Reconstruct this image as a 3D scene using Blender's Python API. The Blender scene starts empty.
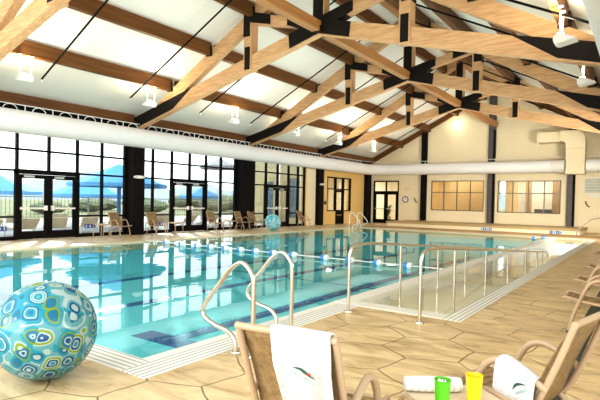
import bpy, math, random
from mathutils import Vector, Matrix
random.seed(7)
PI = math.pi
SC = bpy.context.scene
COL = SC.collection

# ------------------------------------------------------------------ materials
def new_mat(name):
    m = bpy.data.materials.new(name); m.use_nodes = True
    nt = m.node_tree; nt.nodes.clear()
    out = nt.nodes.new('ShaderNodeOutputMaterial')
    return m, nt, out

def N(nt, typ, **kw):
    n = nt.nodes.new(typ)
    for k, v in kw.items():
        if k in n.inputs: n.inputs[k].default_value = v
        else: setattr(n, k, v)
    return n

def ramp(nt, stops, interp='LINEAR'):
    r = nt.nodes.new('ShaderNodeValToRGB'); cr = r.color_ramp; cr.interpolation = interp
    while len(cr.elements) > 1: cr.elements.remove(cr.elements[-1])
    cr.elements[0].position = stops[0][0]; cr.elements[0].color = (*stops[0][1], 1)
    for p, c in stops[1:]:
        e = cr.elements.new(p); e.color = (*c, 1)
    return r

def pbr(name, col, rough=0.5, metal=0.0, var=0.0, scale=(6, 6, 6), bump=0.0, col2=None, spec=0.5, detail=3):
    """principled surface with a noise that mottles colour (and optionally bumps it)"""
    m, nt, out = new_mat(name)
    p = N(nt, 'ShaderNodeBsdfPrincipled', Roughness=rough, Metallic=metal)
    p.inputs['Specular IOR Level'].default_value = spec
    nt.links.new(p.outputs[0], out.inputs[0])
    tc = N(nt, 'ShaderNodeTexCoord'); mp = N(nt, 'ShaderNodeMapping'); mp.inputs['Scale'].default_value = scale
    nt.links.new(tc.outputs['Object'], mp.inputs[0])
    nz = N(nt, 'ShaderNodeTexNoise', Scale=1.0, Detail=detail)
    nt.links.new(mp.outputs[0], nz.inputs['Vector'])
    c2 = col2 if col2 else tuple(max(0, c * (1 - var)) for c in col)
    r = ramp(nt, [(0.32, c2), (0.68, col)])
    nt.links.new(nz.outputs[0], r.inputs[0]); nt.links.new(r.outputs[0], p.inputs['Base Color'])
    if bump:
        b = N(nt, 'ShaderNodeBump', Strength=bump, Distance=0.02)
        nt.links.new(nz.outputs[0], b.inputs['Height']); nt.links.new(b.outputs[0], p.inputs['Normal'])
    return m

def emis(name, col, s):
    m, nt, out = new_mat(name)
    e = N(nt, 'ShaderNodeEmission', Strength=s); e.inputs[0].default_value = (*col, 1)
    nt.links.new(e.outputs[0], out.inputs[0]); return m

M = {}
M['glulam'] = pbr('glulam', (0.68, 0.43, 0.225), 0.5, scale=(2.4, 24, 24), col2=(0.50, 0.285, 0.135), detail=8, spec=.3)
M['purlin'] = pbr('purlin_wood', (0.17, 0.072, 0.018), 0.5, scale=(14, 0.8, 14), col2=(0.10, 0.038, 0.010), spec=.25, detail=5)
M['ridge'] = pbr('ridge_wood', (0.46, 0.23, 0.075), 0.5, scale=(14, 0.8, 14), col2=(0.32, 0.15, 0.045), detail=5)
M['steel'] = pbr('dark_steel', (0.013, 0.010, 0.008), 0.6, var=0.5, scale=(60, 60, 60), spec=0.15)
M['column'] = pbr('column_steel', (0.008, 0.006, 0.006), 0.6, var=0.3, spec=0.08)
M['column_grey'] = pbr('column_grey', (0.10, 0.085, 0.085), 0.5, var=0.25)
M['frame'] = pbr('bronze_frame', (0.007, 0.005, 0.005), 0.6, var=0.3, spec=0.08)
M['ceil'] = pbr('ceiling_panel', (0.84, 0.82, 0.75), 0.9, var=0.05, scale=(0.6, 0.6, 0.6))
M['cream'] = pbr('cream_wall', (0.88, 0.77, 0.54), 0.85, var=0.05, scale=(0.7, 0.7, 0.7))
M['yellow'] = pbr('yellow_wall', (0.82, 0.58, 0.22), 0.85, var=0.06, scale=(0.7, 0.7, 0.7))
M['duct'] = pbr('duct_fabric', (0.88, 0.88, 0.89), 0.7, var=0.03, scale=(1, 1, 1))
M['ductcream'] = pbr('duct_cream', (0.80, 0.69, 0.47), 0.7, var=0.04, scale=(1, 1, 1))
M['white'] = pbr('white_paint', (0.85, 0.85, 0.83), 0.5, var=0.04)
M['chrome'] = pbr('brushed_steel', (0.72, 0.66, 0.58), 0.22, metal=1.0, var=0.06)
M['tube'] = pbr('beige_tube', (0.48, 0.34, 0.215), 0.35, var=0.08)
M['bench'] = pbr('bench_stone', (0.50, 0.36, 0.17), 0.6, var=0.15, scale=(3, 3, 3))
M['coping'] = pbr('coping_stone', (0.76, 0.62, 0.42), 0.55, var=0.14, scale=(3, 3, 3))
M['tile_white'] = pbr('white_tile', (0.86, 0.85, 0.80), 0.35, var=0.04)
M['plaster'] = pbr('pool_plaster', (0.25, 0.70, 0.76), 0.8, var=0.07, scale=(1, 1, 1))
M['ramp'] = pbr('ramp_plaster', (0.84, 0.76, 0.58), 0.8, var=0.1, scale=(2, 2, 2))
M['lane'] = pbr('lane_tile', (0.015, 0.11, 0.33), 0.5, var=0.25, scale=(5, 5, 5))
M['towel'] = pbr('white_terry', (0.66, 0.63, 0.62), 0.95, var=0.07, scale=(60, 60, 60), bump=0.6)
M['logo_green'] = pbr('logo_green', (0.015, 0.09, 0.06), 0.8, var=0.2)
M['logo_teal'] = pbr('logo_teal', (0.34, 0.52, 0.50), 0.8, var=0.2)
M['logo_red'] = pbr('logo_red', (0.55, 0.05, 0.02), 0.8, var=0.2)
M['green_cup'] = pbr('green_plastic', (0.10, 0.50, 0.015), 0.3, var=0.1)
M['yellow_cup'] = pbr('yellow_plastic', (0.92, 0.62, 0.01), 0.3, var=0.05)
M['tea'] = pbr('iced_tea', (0.36, 0.16, 0.03), 0.15, var=0.5, scale=(40, 40, 40))
M['ice'] = pbr('ice', (0.85, 0.88, 0.85), 0.15, var=0.1, scale=(30, 30, 30))
M['table'] = pbr('table_top', (0.70, 0.57, 0.40), 0.5, var=0.06)
M['drain'] = pbr('drain_grate', (0.02, 0.045, 0.04), 0.5, var=0.6, scale=(2, 60, 2))
M['blue_float'] = pbr('blue_float', (0.03, 0.30, 0.75), 0.35, var=0.1)
M['white_float'] = pbr('white_float', (0.85, 0.90, 0.92), 0.35, var=0.05)
M['blue_sign'] = pbr('blue_sign', (0.03, 0.09, 0.36), 0.4, var=0.1)
M['pale_sign'] = pbr('pale_sign', (0.55, 0.68, 0.80), 0.4, var=0.1)
M['umbrella'] = pbr('blue_canvas', (0.10, 0.36, 0.66), 0.8, var=0.12)
M['umbrella_white'] = pbr('white_canvas', (0.40, 0.40, 0.41), 0.8, var=0.08)
M['blue_pole'] = pbr('blue_pole', (0.03, 0.16, 0.42), 0.5, var=0.1)
M['patio'] = pbr('patio_concrete', (0.46, 0.45, 0.42), 0.9, var=0.1, scale=(0.5, 0.5, 0.5))
M['field'] = pbr('dry_grass', (0.25, 0.25, 0.11), 1.0, col2=(0.16, 0.19, 0.08), scale=(0.1, 0.1, 0.1))
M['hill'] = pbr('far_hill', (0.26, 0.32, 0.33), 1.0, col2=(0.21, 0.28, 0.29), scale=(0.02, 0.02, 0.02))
M['leaf'] = pbr('leaf', (0.20, 0.22, 0.13), 0.9, col2=(0.12, 0.15, 0.08), scale=(3, 3, 3))
M['plant'] = pbr('plant_leaf', (0.10, 0.26, 0.06), 0.7, col2=(0.04, 0.12, 0.03), scale=(8, 8, 8))
M['pot'] = pbr('pot', (0.45, 0.42, 0.38), 0.6, var=0.1)
M['wing'] = pbr('wing_stucco', (0.50, 0.42, 0.24), 0.9, var=0.08, scale=(0.6, 0.6, 0.6))
M['wing_blue'] = pbr('wing_glass', (0.12, 0.20, 0.24), 0.15, var=0.4)
M['room_tan'] = pbr('room_tan', (0.78, 0.56, 0.28), 0.8, var=0.12, scale=(1.5, 1.5, 0.2))
M['room_white'] = pbr('room_white', (0.88, 0.82, 0.68), 0.8, var=0.05)
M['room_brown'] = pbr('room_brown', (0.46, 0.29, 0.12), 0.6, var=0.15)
M['window_grey'] = pbr('window_grey', (0.17, 0.15, 0.13), 0.5, var=0.2)
M['vent'] = pbr('vent_grey', (0.50, 0.56, 0.52), 0.5, var=0.25, scale=(2, 2, 40))
M['clock_face'] = pbr('clock_face', (0.88, 0.86, 0.84), 0.4, var=0.03)
M['clock_rim'] = pbr('clock_rim', (0.04, 0.045, 0.11), 0.4, var=0.1)
M['box_white'] = pbr('box_white', (0.82, 0.80, 0.76), 0.5, var=0.06)
M['lamp_white'] = emis('lamp_glow', (1.0, 0.93, 0.78), 9.0)
M['shade'] = pbr('shade_white', (0.92, 0.91, 0.88), 0.5, var=0.03)
M['valve'] = pbr('valve', (0.80, 0.92, 0.94), 0.3, var=0.05)

def vmath(nt, op, a=None, b=None):
    n = nt.nodes.new('ShaderNodeVectorMath'); n.operation = op
    for i, v in enumerate((a, b)):
        if v is None: continue
        if isinstance(v, (tuple, list)): n.inputs[i].default_value = v
        else: nt.links.new(v, n.inputs[i])
    return n
def fmath(nt, op, a=None, b=None):
    n = nt.nodes.new('ShaderNodeMath'); n.operation = op
    for i, v in enumerate((a, b)):
        if v is None: continue
        if isinstance(v, (int, float)): n.inputs[i].default_value = v
        else: nt.links.new(v, n.inputs[i])
    return n

def sling_mat():
    m, nt, out = new_mat('sling_mesh')
    p = N(nt, 'ShaderNodeBsdfPrincipled', Roughness=0.7)
    tr = N(nt, 'ShaderNodeBsdfTranslucent')
    mx = N(nt, 'ShaderNodeMixShader', Fac=0.28)
    tc = N(nt, 'ShaderNodeTexCoord')
    w1 = N(nt, 'ShaderNodeTexWave', Scale=32.0, Distortion=1.5); w1.bands_direction = 'X'
    w2 = N(nt, 'ShaderNodeTexWave', Scale=32.0, Distortion=1.5); w2.bands_direction = 'Z'
    nz = N(nt, 'ShaderNodeTexNoise', Scale=30.0, Detail=4.0)
    for w in (w1, w2, nz): nt.links.new(tc.outputs['Object'], w.inputs['Vector'])
    a = N(nt, 'ShaderNodeMath', operation='MULTIPLY'); nt.links.new(w1.outputs[1], a.inputs[0]); nt.links.new(w2.outputs[1], a.inputs[1])
    b = N(nt, 'ShaderNodeMath', operation='ADD'); nt.links.new(a.outputs[0], b.inputs[0]); nt.links.new(nz.outputs[0], b.inputs[1])
    r = ramp(nt, [(0.35, (0.17, 0.10, 0.04)), (0.75, (0.38, 0.25, 0.115)), (1.2, (0.50, 0.35, 0.17))])
    nt.links.new(b.outputs[0], r.inputs[0])
    nt.links.new(r.outputs[0], p.inputs['Base Color']); nt.links.new(r.outputs[0], tr.inputs[0])
    nt.links.new(p.outputs[0], mx.inputs[1]); nt.links.new(tr.outputs[0], mx.inputs[2]); nt.links.new(mx.outputs[0], out.inputs[0])
    return m
M['sling'] = sling_mat()

def glass_mat(name='window_glass', tint=(0.96, 0.98, 0.98), refl=0.2):
    m, nt, out = new_mat(name)
    t = N(nt, 'ShaderNodeBsdfTransparent'); t.inputs[0].default_value = (*tint, 1)
    g = N(nt, 'ShaderNodeBsdfGlossy', Roughness=0.02)
    f = N(nt, 'ShaderNodeFresnel', IOR=1.45)
    k = N(nt, 'ShaderNodeMath', operation='MULTIPLY'); k.inputs[1].default_value = refl
    nt.links.new(f.outputs[0], k.inputs[0])
    mx = N(nt, 'ShaderNodeMixShader')
    nt.links.new(k.outputs[0], mx.inputs[0]); nt.links.new(t.outputs[0], mx.inputs[1]); nt.links.new(g.outputs[0], mx.inputs[2])
    nt.links.new(mx.outputs[0], out.inputs[0]); return m
M['glass'] = glass_mat()

def water_mat(nm='pool_water', tint=(0.74, 0.97, 0.99), k=1.0):
    m, nt, out = new_mat(nm)
    t = N(nt, 'ShaderNodeBsdfTransparent'); t.inputs[0].default_value = (*tint, 1)
    g = N(nt, 'ShaderNodeBsdfGlossy', Roughness=0.0)
    f = N(nt, 'ShaderNodeFresnel', IOR=1.333)
    tc = N(nt, 'ShaderNodeTexCoord'); mp = N(nt, 'ShaderNodeMapping'); mp.inputs['Scale'].default_value = (1.6, 0.9, 1)
    nz = N(nt, 'ShaderNodeTexNoise', Scale=1.0, Detail=2.0)
    b = N(nt, 'ShaderNodeBump', Strength=0.05, Distance=0.05)
    nt.links.new(tc.outputs['Object'], mp.inputs[0]); nt.links.new(mp.outputs[0], nz.inputs['Vector'])
    nt.links.new(nz.outputs[0], b.inputs['Height'])
    nt.links.new(b.outputs[0], g.inputs['Normal']); nt.links.new(b.outputs[0], f.inputs['Normal'])
    mx = N(nt, 'ShaderNodeMixShader'); kk = N(nt, 'ShaderNodeMath', operation='MULTIPLY'); geo = N(nt, 'ShaderNodeNewGeometry'); fr_ = fmath(nt, 'MULTIPLY_ADD', geo.outputs['Backfacing'], -k); fr_.inputs[2].default_value = k; nt.links.new(fr_.outputs[0], kk.inputs[1])
    nt.links.new(f.outputs[0], kk.inputs[0]); nt.links.new(kk.outputs[0], mx.inputs[0]); nt.links.new(t.outputs[0], mx.inputs[1]); nt.links.new(g.outputs[0], mx.inputs[2])
    nt.links.new(mx.outputs[0], out.inputs[0]); return m
M['water'] = water_mat()
M['water2'] = water_mat('ramp_water', (0.95, 0.98, 0.96), .8)

def deck_mat():
    """stamped concrete deck: big hexagons with dark joints and marbled tan streaks"""
    m, nt, out = new_mat('stamped_deck')
    p = N(nt, 'ShaderNodeBsdfPrincipled', Roughness=0.38)
    nt.links.new(p.outputs[0], out.inputs[0])
    tc = N(nt, 'ShaderNodeTexCoord')
    nz = N(nt, 'ShaderNodeTexNoise', Scale=2.2, Detail=2.0)
    nt.links.new(tc.outputs['Object'], nz.inputs['Vector'])
    off = vmath(nt, 'SUBTRACT', nz.outputs[1], (0.5, 0.5, 0.5))
    off2 = vmath(nt, 'SCALE', off.outputs[0]); off2.inputs['Scale'].default_value = 0.16
    mp = N(nt, 'ShaderNodeMapping'); mp.inputs['Rotation'].default_value = (0, 0, math.radians(7)); mp.inputs['Scale'].default_value = (1.33, 1.33, 0); mp.inputs['Location'].default_value = (50.3, 50.25, 0)
    nt.links.new(tc.outputs['Object'], mp.inputs[0])
    P = vmath(nt, 'ADD', mp.outputs[0], off2.outputs[0]).outputs[0]
    R = (1.0, 1.7320508, 1.0); H = (0.5, 0.8660254, 0.0)
    a = vmath(nt, 'SUBTRACT', vmath(nt, 'MODULO', P, R).outputs[0], H)
    b = vmath(nt, 'SUBTRACT', vmath(nt, 'MODULO', vmath(nt, 'SUBTRACT', P, H).outputs[0], R).outputs[0], H)
    def hexd(v):
        ab = vmath(nt, 'ABSOLUTE', v)
        dt = vmath(nt, 'DOT_PRODUCT', ab.outputs[0], (0.5, 0.8660254, 0.0))
        sx = N(nt, 'ShaderNodeSeparateXYZ'); nt.links.new(ab.outputs[0], sx.inputs[0])
        return fmath(nt, 'MAXIMUM', dt.outputs['Value'], sx.outputs[0]).outputs[0]
    d = fmath(nt, 'MINIMUM', hexd(a.outputs[0]), hexd(b.outputs[0])).outputs[0]
    joint = ramp(nt, [(0.487, (0, 0, 0)), (0.497, (1, 1, 1))]); nt.links.new(d, joint.inputs[0])
    mp2 = N(nt, 'ShaderNodeMapping'); mp2.inputs['Scale'].default_value = (1.1, 3.4, 1); mp2.inputs['Rotation'].default_value = (0, 0, 0.5)
    nt.links.new(tc.outputs['Object'], mp2.inputs[0])
    n2 = N(nt, 'ShaderNodeTexNoise', Scale=1.5, Detail=6.0, Roughness=0.62, Distortion=0.8); nt.links.new(mp2.outputs[0], n2.inputs['Vector'])
    c = ramp(nt, [(0.28, (0.32, 0.205, 0.10)), (0.43, (0.58, 0.42, 0.22)), (0.6, (0.75, 0.58, 0.335)), (0.8, (0.83, 0.68, 0.43))])
    nt.links.new(n2.outputs[0], c.inputs[0])
    mx = N(nt, 'ShaderNodeMix', data_type='RGBA')
    nt.links.new(joint.outputs[0], mx.inputs['Factor']); nt.links.new(c.outputs[0], mx.inputs[6]); mx.inputs[7].default_value = (0.19, 0.11, 0.05, 1)
    nt.links.new(mx.outputs[2], p.inputs['Base Color'])
    bp = N(nt, 'ShaderNodeBump', Strength=0.5, Distance=0.015)
    inv = fmath(nt, 'SUBTRACT', n2.outputs[0], joint.outputs[0])
    nt.links.new(inv.outputs[0], bp.inputs['Height']); nt.links.new(bp.outputs[0], p.inputs['Normal'])
    return m
M['deck'] = deck_mat()

def gutter_mat(axis):
    m, nt, out = new_mat('gutter_grate_' + axis)
    p = N(nt, 'ShaderNodeBsdfPrincipled', Roughness=0.45); nt.links.new(p.outputs[0], out.inputs[0])
    tc = N(nt, 'ShaderNodeTexCoord')
    w = N(nt, 'ShaderNodeTexWave', Scale=5.2, Distortion=0.0); w.bands_direction = axis
    nt.links.new(tc.outputs['Object'], w.inputs['Vector'])
    r = ramp(nt, [(0.0, (0.28, 0.27, 0.25)), (0.22, (0.80, 0.80, 0.77)), (1, (0.90, 0.90, 0.87))])
    nt.links.new(w.outputs[1], r.inputs[0]); nt.links.new(r.outputs[0], p.inputs['Base Color'])
    return m
M['gutterX'] = gutter_mat('X'); M['gutterY'] = gutter_mat('Y')

def ball_mat(name, scale, white=False):
    """printed beach ball: concentric rounded squares in teal, blue, lime and white"""
    m, nt, out = new_mat(name)
    p = N(nt, 'ShaderNodeBsdfPrincipled', Roughness=0.12)
    p.inputs['Coat Weight'].default_value = 0.5
    tl = N(nt, 'ShaderNodeBsdfTranslucent'); mxs = N(nt, 'ShaderNodeMixShader', Fac=0.3)
    nt.links.new(p.outputs[0], mxs.inputs[1]); nt.links.new(tl.outputs[0], mxs.inputs[2]); nt.links.new(mxs.outputs[0], out.inputs[0])
    tc = N(nt, 'ShaderNodeTexCoord')
    v = N(nt, 'ShaderNodeTexVoronoi', Scale=scale, Randomness=0.6); v.distance = 'MINKOWSKI'; v.inputs['Exponent'].default_value = 3.0
    mp = N(nt, 'ShaderNodeMapping'); mp.inputs['Rotation'].default_value = (0.5, 0.6, 0.3)
    nt.links.new(tc.outputs['Object'], mp.inputs[0])
    nz = N(nt, 'ShaderNodeTexNoise', Scale=6.0, Detail=1.0); nt.links.new(tc.outputs['Object'], nz.inputs['Vector'])
    o1 = vmath(nt, 'SUBTRACT', nz.outputs[1], (0.5, 0.5, 0.5)); o2 = vmath(nt, 'SCALE', o1.outputs[0]); o2.inputs['Scale'].default_value = 0.06
    q = vmath(nt, 'ADD', mp.outputs[0], o2.outputs[0])
    nt.links.new(q.outputs[0], v.inputs['Vector'])
    teal, blue, lime, wht, sky, pale = (0.006, 0.20, 0.34), (0.004, 0.10, 0.30), (0.25, 0.37, 0.006), (0.50, 0.64, 0.64), (0.015, 0.34, 0.46), (0.13, 0.43, 0.48)
    if white:
        teal, blue, lime, wht, sky, pale = (0.05, 0.5, 0.66), (0.03, 0.4, 0.62), (0.6, 0.85, 0.88), (0.75, 0.9, 0.92), (0.12, 0.66, 0.78), (0.5, 0.8, 0.85)
    rings = [
        [(0, sky), (0.14, wht), (0.19, blue), (0.30, wht), (0.36, lime), (0.46, wht), (0.52, pale)],
        [(0, blue), (0.20, wht), (0.26, teal), (0.40, lime), (0.47, sky), (0.6, pale)],
        [(0, lime), (0.10, wht), (0.17, teal), (0.27, wht), (0.33, blue), (0.42, pale), (0.55, wht)],
        [(0, teal), (0.16, sky), (0.28, wht), (0.34, teal), (0.45, sky), (0.6, wht)],
        [(0, pale), (0.1, sky), (0.22, wht), (0.29, pale), (0.36, wht), (0.42, teal), (0.5, sky)]]
    sep = N(nt, 'ShaderNodeSeparateColor'); nt.links.new(v.outputs['Color'], sep.inputs[0])
    prev = None
    for i, rg in enumerate(rings):
        r = ramp(nt, rg, 'CONSTANT'); nt.links.new(v.outputs['Distance'], r.inputs[0])
        if prev is None: prev = r.outputs[0]; continue
        g = fmath(nt, 'GREATER_THAN', sep.outputs[0], i / 5)
        mx = N(nt, 'ShaderNodeMix', data_type='RGBA')
        nt.links.new(g.outputs[0], mx.inputs['Factor']); nt.links.new(prev, mx.inputs[6]); nt.links.new(r.outputs[0], mx.inputs[7])
        prev = mx.outputs[2]
    nt.links.new(prev, p.inputs['Base Color']); nt.links.new(prev, tl.inputs[0])
    return m
M['ball'] = ball_mat('printed_ball', 7.9); M['ball2'] = ball_mat('printed_ball_pale', 5.0, True)

def stripe_mat():
    m, nt, out = new_mat('striped_towel')
    p = N(nt, 'ShaderNodeBsdfPrincipled', Roughness=0.95); nt.links.new(p.outputs[0], out.inputs[0])
    tc = N(nt, 'ShaderNodeTexCoord'); w = N(nt, 'ShaderNodeTexWave', Scale=9.0, Distortion=1.2); w.bands_direction = 'X'
    nt.links.new(tc.outputs['Object'], w.inputs['Vector'])
    r = ramp(nt, [(0.0, (0.70, 0.68, 0.64)), (0.4, (0.86, 0.85, 0.82)), (1, (0.90, 0.89, 0.87))])
    nt.links.new(w.outputs[1], r.inputs[0]); nt.links.new(r.outputs[0], p.inputs['Base Color']); return m
M['stripe'] = stripe_mat()

# ------------------------------------------------------------------ mesh helpers
class MB:
    def __init__(s): s.v = []; s.f = []
    def add(s, vs, fs):
        b = len(s.v); s.v += [tuple(v) for v in vs]; s.f += [tuple(b + i for i in f) for f in fs]; return s
    def box(s, lo, hi, mat=None):
        (x0, y0, z0), (x1, y1, z1) = lo, hi
        vs = [(x0, y0, z0), (x1, y0, z0), (x1, y1, z0), (x0, y1, z0), (x0, y0, z1), (x1, y0, z1), (x1, y1, z1), (x0, y1, z1)]
        if mat is not None: vs = [mat @ Vector(v) for v in vs]
        return s.add(vs, [(0, 3, 2, 1), (4, 5, 6, 7), (0, 1, 5, 4), (1, 2, 6, 5), (2, 3, 7, 6), (3, 0, 4, 7)])
    def prism(s, poly, a0, a1, axis='Y'):
        """polygon in the two other axes, pushed from a0 to a1 along axis"""
        def P(u, w, a): return {'Y': (u, a, w), 'X': (a, u, w), 'Z': (u, w, a)}[axis]
        n = len(poly)
        vs = [P(u, w, a0) for u, w in poly] + [P(u, w, a1) for u, w in poly]
        fs = [tuple(range(n)), tuple(range(2 * n - 1, n - 1, -1))] + [(i, i + n, (i + 1) % n + n, (i + 1) % n) for i in range(n)]
        return s.add(vs, fs)
    def tube(s, pts, r, n=10, closed=False, cap=True):
        pts = [Vector(p) for p in pts]; m = len(pts)
        rs = r if isinstance(r, (list, tuple)) else [r] * m
        t0 = (pts[1] - pts[0]).normalized()
        up = Vector((0, 0, 1)) if abs(t0.z) < 0.9 else Vector((1, 0, 0))
        nrm = (up - t0 * up.dot(t0)).normalized()
        vs = []; prev = t0
        for i, p in enumerate(pts):
            if closed: t = (pts[(i + 1) % m] - pts[i - 1]).normalized()
            elif i == 0: t = t0
            elif i == m - 1: t = (pts[i] - pts[i - 1]).normalized()
            else: t = ((pts[i + 1] - p).normalized() + (p - pts[i - 1]).normalized()).normalized()
            nrm = (nrm - t * nrm.dot(t))
            nrm = nrm.normalized() if nrm.length > 1e-6 else t.orthogonal().normalized()
            bn = t.cross(nrm)
            for k in range(n):
                a = 2 * PI * k / n
                vs.append(p + (nrm * math.cos(a) + bn * math.sin(a)) * rs[i])
        fs = []
        for i in range(m if closed else m - 1):
            j = (i + 1) % m
            for k in range(n): fs.append((i * n + k, i * n + (k + 1) % n, j * n + (k + 1) % n, j * n + k))
        if cap and not closed: fs += [tuple(range(n - 1, -1, -1)), tuple((m - 1) * n + k for k in range(n))]
        return s.add(vs, fs)
    def lathe(s, prof, n=24, c=(0, 0, 0)):
        m = len(prof); vs = []; fs = []
        for r, z in prof:
            for k in range(n):
                a = 2 * PI * k / n; vs.append((c[0] + r * math.cos(a), c[1] + r * math.sin(a), c[2] + z))
        for i in range(m - 1):
            for k in range(n): fs.append((i * n + k, i * n + (k + 1) % n, (i + 1) * n + (k + 1) % n, (i + 1) * n + k))
        fs += [tuple(range(n - 1, -1, -1)), tuple((m - 1) * n + k for k in range(n))]
        return s.add(vs, fs)
    def ball(s, c, r, seg=32, ring=16, sq=(1, 1, 1), noise=0):
        vs = []; fs = []
        for i in range(ring + 1):
            th = PI * i / ring
            for k in range(seg):
                a = 2 * PI * k / seg; q = r * (1 + (random.uniform(-noise, noise) if noise else 0))
                vs.append((c[0] + q * sq[0] * math.sin(th) * math.cos(a), c[1] + q * sq[1] * math.sin(th) * math.sin(a), c[2] + q * sq[2] * math.cos(th)))
        for i in range(ring):
            for k in range(seg): fs.append((i * seg + k, (i + 1) * seg + k, (i + 1) * seg + (k + 1) % seg, i * seg + (k + 1) % seg))
        return s.add(vs, fs)
    def grid(s, fn, nu, nv):
        vs = [fn(i / nu, j / nv) for j in range(nv + 1) for i in range(nu + 1)]
        fs = [(j * (nu + 1) + i, j * (nu + 1) + i + 1, (j + 1) * (nu + 1) + i + 1, (j + 1) * (nu + 1) + i) for j in range(nv) for i in range(nu)]
        return s.add(vs, fs)

def smooth_path(pts, n=6, closed=False):
    """Catmull-Rom through the points"""
    P = [Vector(p) for p in pts]; out = []; m = len(P)
    for i in range(m if closed else m - 1):
        if closed: p0, p1, p2, p3 = P[i - 1], P[i], P[(i + 1) % m], P[(i + 2) % m]
        else: p0, p1, p2, p3 = P[max(0, i - 1)], P[i], P[i + 1], P[min(m - 1, i + 2)]
        for k in range(n):
            t = k / n
            out.append(0.5 * ((2 * p1) + (p2 - p0) * t + (2 * p0 - 5 * p1 + 4 * p2 - p3) * t * t + (3 * p1 - p0 - 3 * p2 + p3) * t ** 3))
    if not closed: out.append(P[-1])
    return out

def fillet(pts, r, n=5):
    """round the corners of a polyline"""
    P = [Vector(p) for p in pts]; out = [P[0]]
    for i in range(1, len(P) - 1):
        a, b, c = P[i - 1], P[i], P[i + 1]
        d1 = (a - b); d2 = (c - b); rr = min(r, d1.length * 0.48, d2.length * 0.48)
        p1 = b + d1.normalized() * rr; p2 = b + d2.normalized() * rr
        for k in range(n + 1):
            t = k / n; out.append(p1 * (1 - t) ** 2 + b * 2 * t * (1 - t) + p2 * t * t)
    out.append(P[-1]); return out

def tag(o, label=None, cat=None, group=None, kind=None):
    if label: o['label'] = label
    if cat: o['category'] = cat
    if group: o['group'] = group
    if kind: o['kind'] = kind
    return o
def obj(name, mb, mat, parent=None, smooth=False, label=None, cat=None, group=None, kind=None, bevel=0, loc=None):
    me = bpy.data.meshes.new(name); me.from_pydata(mb.v, [], mb.f); me.validate(); me.update()
    me.materials.append(M[mat] if isinstance(mat, str) else mat)
    if smooth:
        me.polygons.foreach_set('use_smooth', [True] * len(me.polygons))
        me.set_sharp_from_angle(angle=math.radians(40))
    o = bpy.data.objects.new(name, me); COL.objects.link(o)
    if parent: o.parent = parent
    if loc: o.location = loc
    if bevel:
        b = o.modifiers.new('bevel', 'BEVEL'); b.width = bevel; b.segments = 2; b.limit_method = 'ANGLE'
    return tag(o, label, cat, group, kind)
def thing(name, label, cat, loc=(0, 0, 0), rz=0, group=None, kind=None):
    o = bpy.data.objects.new(name, None); COL.objects.link(o); o.empty_display_size = 0.1
    o.location = loc; o.rotation_euler = (0, 0, rz)
    return tag(o, label, cat, group, kind)
def struct(name, mb, mat, parent=None, **kw):
    return obj(name, mb, mat, parent, kind=None if parent else 'structure', **kw)
def dup(root, loc, rz=0, label=None, group=None):
    r = root.copy(); COL.objects.link(r); r.location = loc; r.rotation_euler = (0, 0, rz)
    if label: r['label'] = label
    if group: r['group'] = group
    for ch in list(root.children):
        c = ch.copy(); COL.objects.link(c); c.parent = r
        for g in list(ch.children):
            d = g.copy(); COL.objects.link(d); d.parent = c
    return r
ORD = ['first', 'second', 'third', 'fourth', 'fifth', 'sixth', 'seventh', 'eighth']

# ------------------------------------------------------------------ dimensions
W = 17.51; CX = W / 2; LY = 31.8; Y0 = -4.0
PX0, PX1, PY0, PY1 = 3.0, 12.85, 2.8, 25.0          # deep pool water
RX0, RX1, RY0 = 13.10, 14.43, 6.33                   # ramp water
WZ = -0.03
TY = [5.68, 11.88, 18.19, 24.50]                     # trusses
def deck_z(x):
    x = min(x, W - x); return 4.58 + 0.505 * (x - 0.5)

# ------------------------------------------------------------------ floor, pool
mb = MB()
for x0, y0, x1, y1 in ((-0.1, Y0, 2.72, LY), (2.72, Y0, 13.27, 2.5), (13.27, Y0, W, 6.05), (14.66, 6.05, W, LY), (2.72, PY1 + 0.28, 14.66, LY)):
    mb.box((x0, y0, -0.25), (x1, y1, 0))
struct('floor', mb, 'deck')
struct('trim_1', MB().box((2.72, 2.5, -0.25), (PX0, PY1 + 0.28, 0.004)), 'coping')
struct('trim_2', MB().box((PX0, PY1, -0.25), (14.66, PY1 + 0.28, 0.004)), 'coping')
struct('trim_3', MB().box((PX0, 2.5, -0.25), (12.97, PY0, 0.006)), 'gutterY')
struct('trim_4', MB().box((12.97, 2.5, -0.25), (13.27, 6.05, 0.006)), 'gutterX')
struct('trim_5', MB().box((RX1, 6.05, -0.25), (14.66, PY1, 0.006)), 'gutterX')
struct('trim_6', MB().box((PX1, 6.05, -1.2), (RX0, PY1, 0.012)), 'tile_white')
struct('trim_7', MB().box((RX0, 6.05, -0.25), (RX1, RY0, 0.008)), 'tile_white')
struct('trim_8', MB().box((12.85, 2.8, -0.25), (12.97, 6.05, 0.006)), 'tile_white')
PD = -1.0
mb = MB()
mb.box((PX0 - 0.2, PY0 - 0.2, PD - 0.1), (PX1 + 0.1, PY1 + 0.2, PD))
mb.box((PX0 - 0.2, PY0 - 0.2, PD), (PX0, PY1 + 0.2, -0.26)); mb.box((PX1, PY0 - 0.2, PD), (PX1 + 0.2, PY1 + 0.2, -0.26))
mb.box((PX0, PY0 - 0.2, PD), (PX1, PY0, -0.26)); mb.box((PX0, PY1, PD), (PX1, PY1 + 0.2, -0.26))
struct('floor_pool', mb, 'plaster')
for lx in (3.95, 6.95, 9.85):
    mb = MB().box((lx - 0.16, 5.9, PD), (lx + 0.16, PY1 - 1.5, PD + 0.006)).box((lx - 0.75, 5.45, PD), (lx + 0.75, 5.9, PD + 0.006))
    tag(obj('lane_line', mb, 'lane'), 'dark blue tile lane line on the pool bottom', kind='structure')
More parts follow.
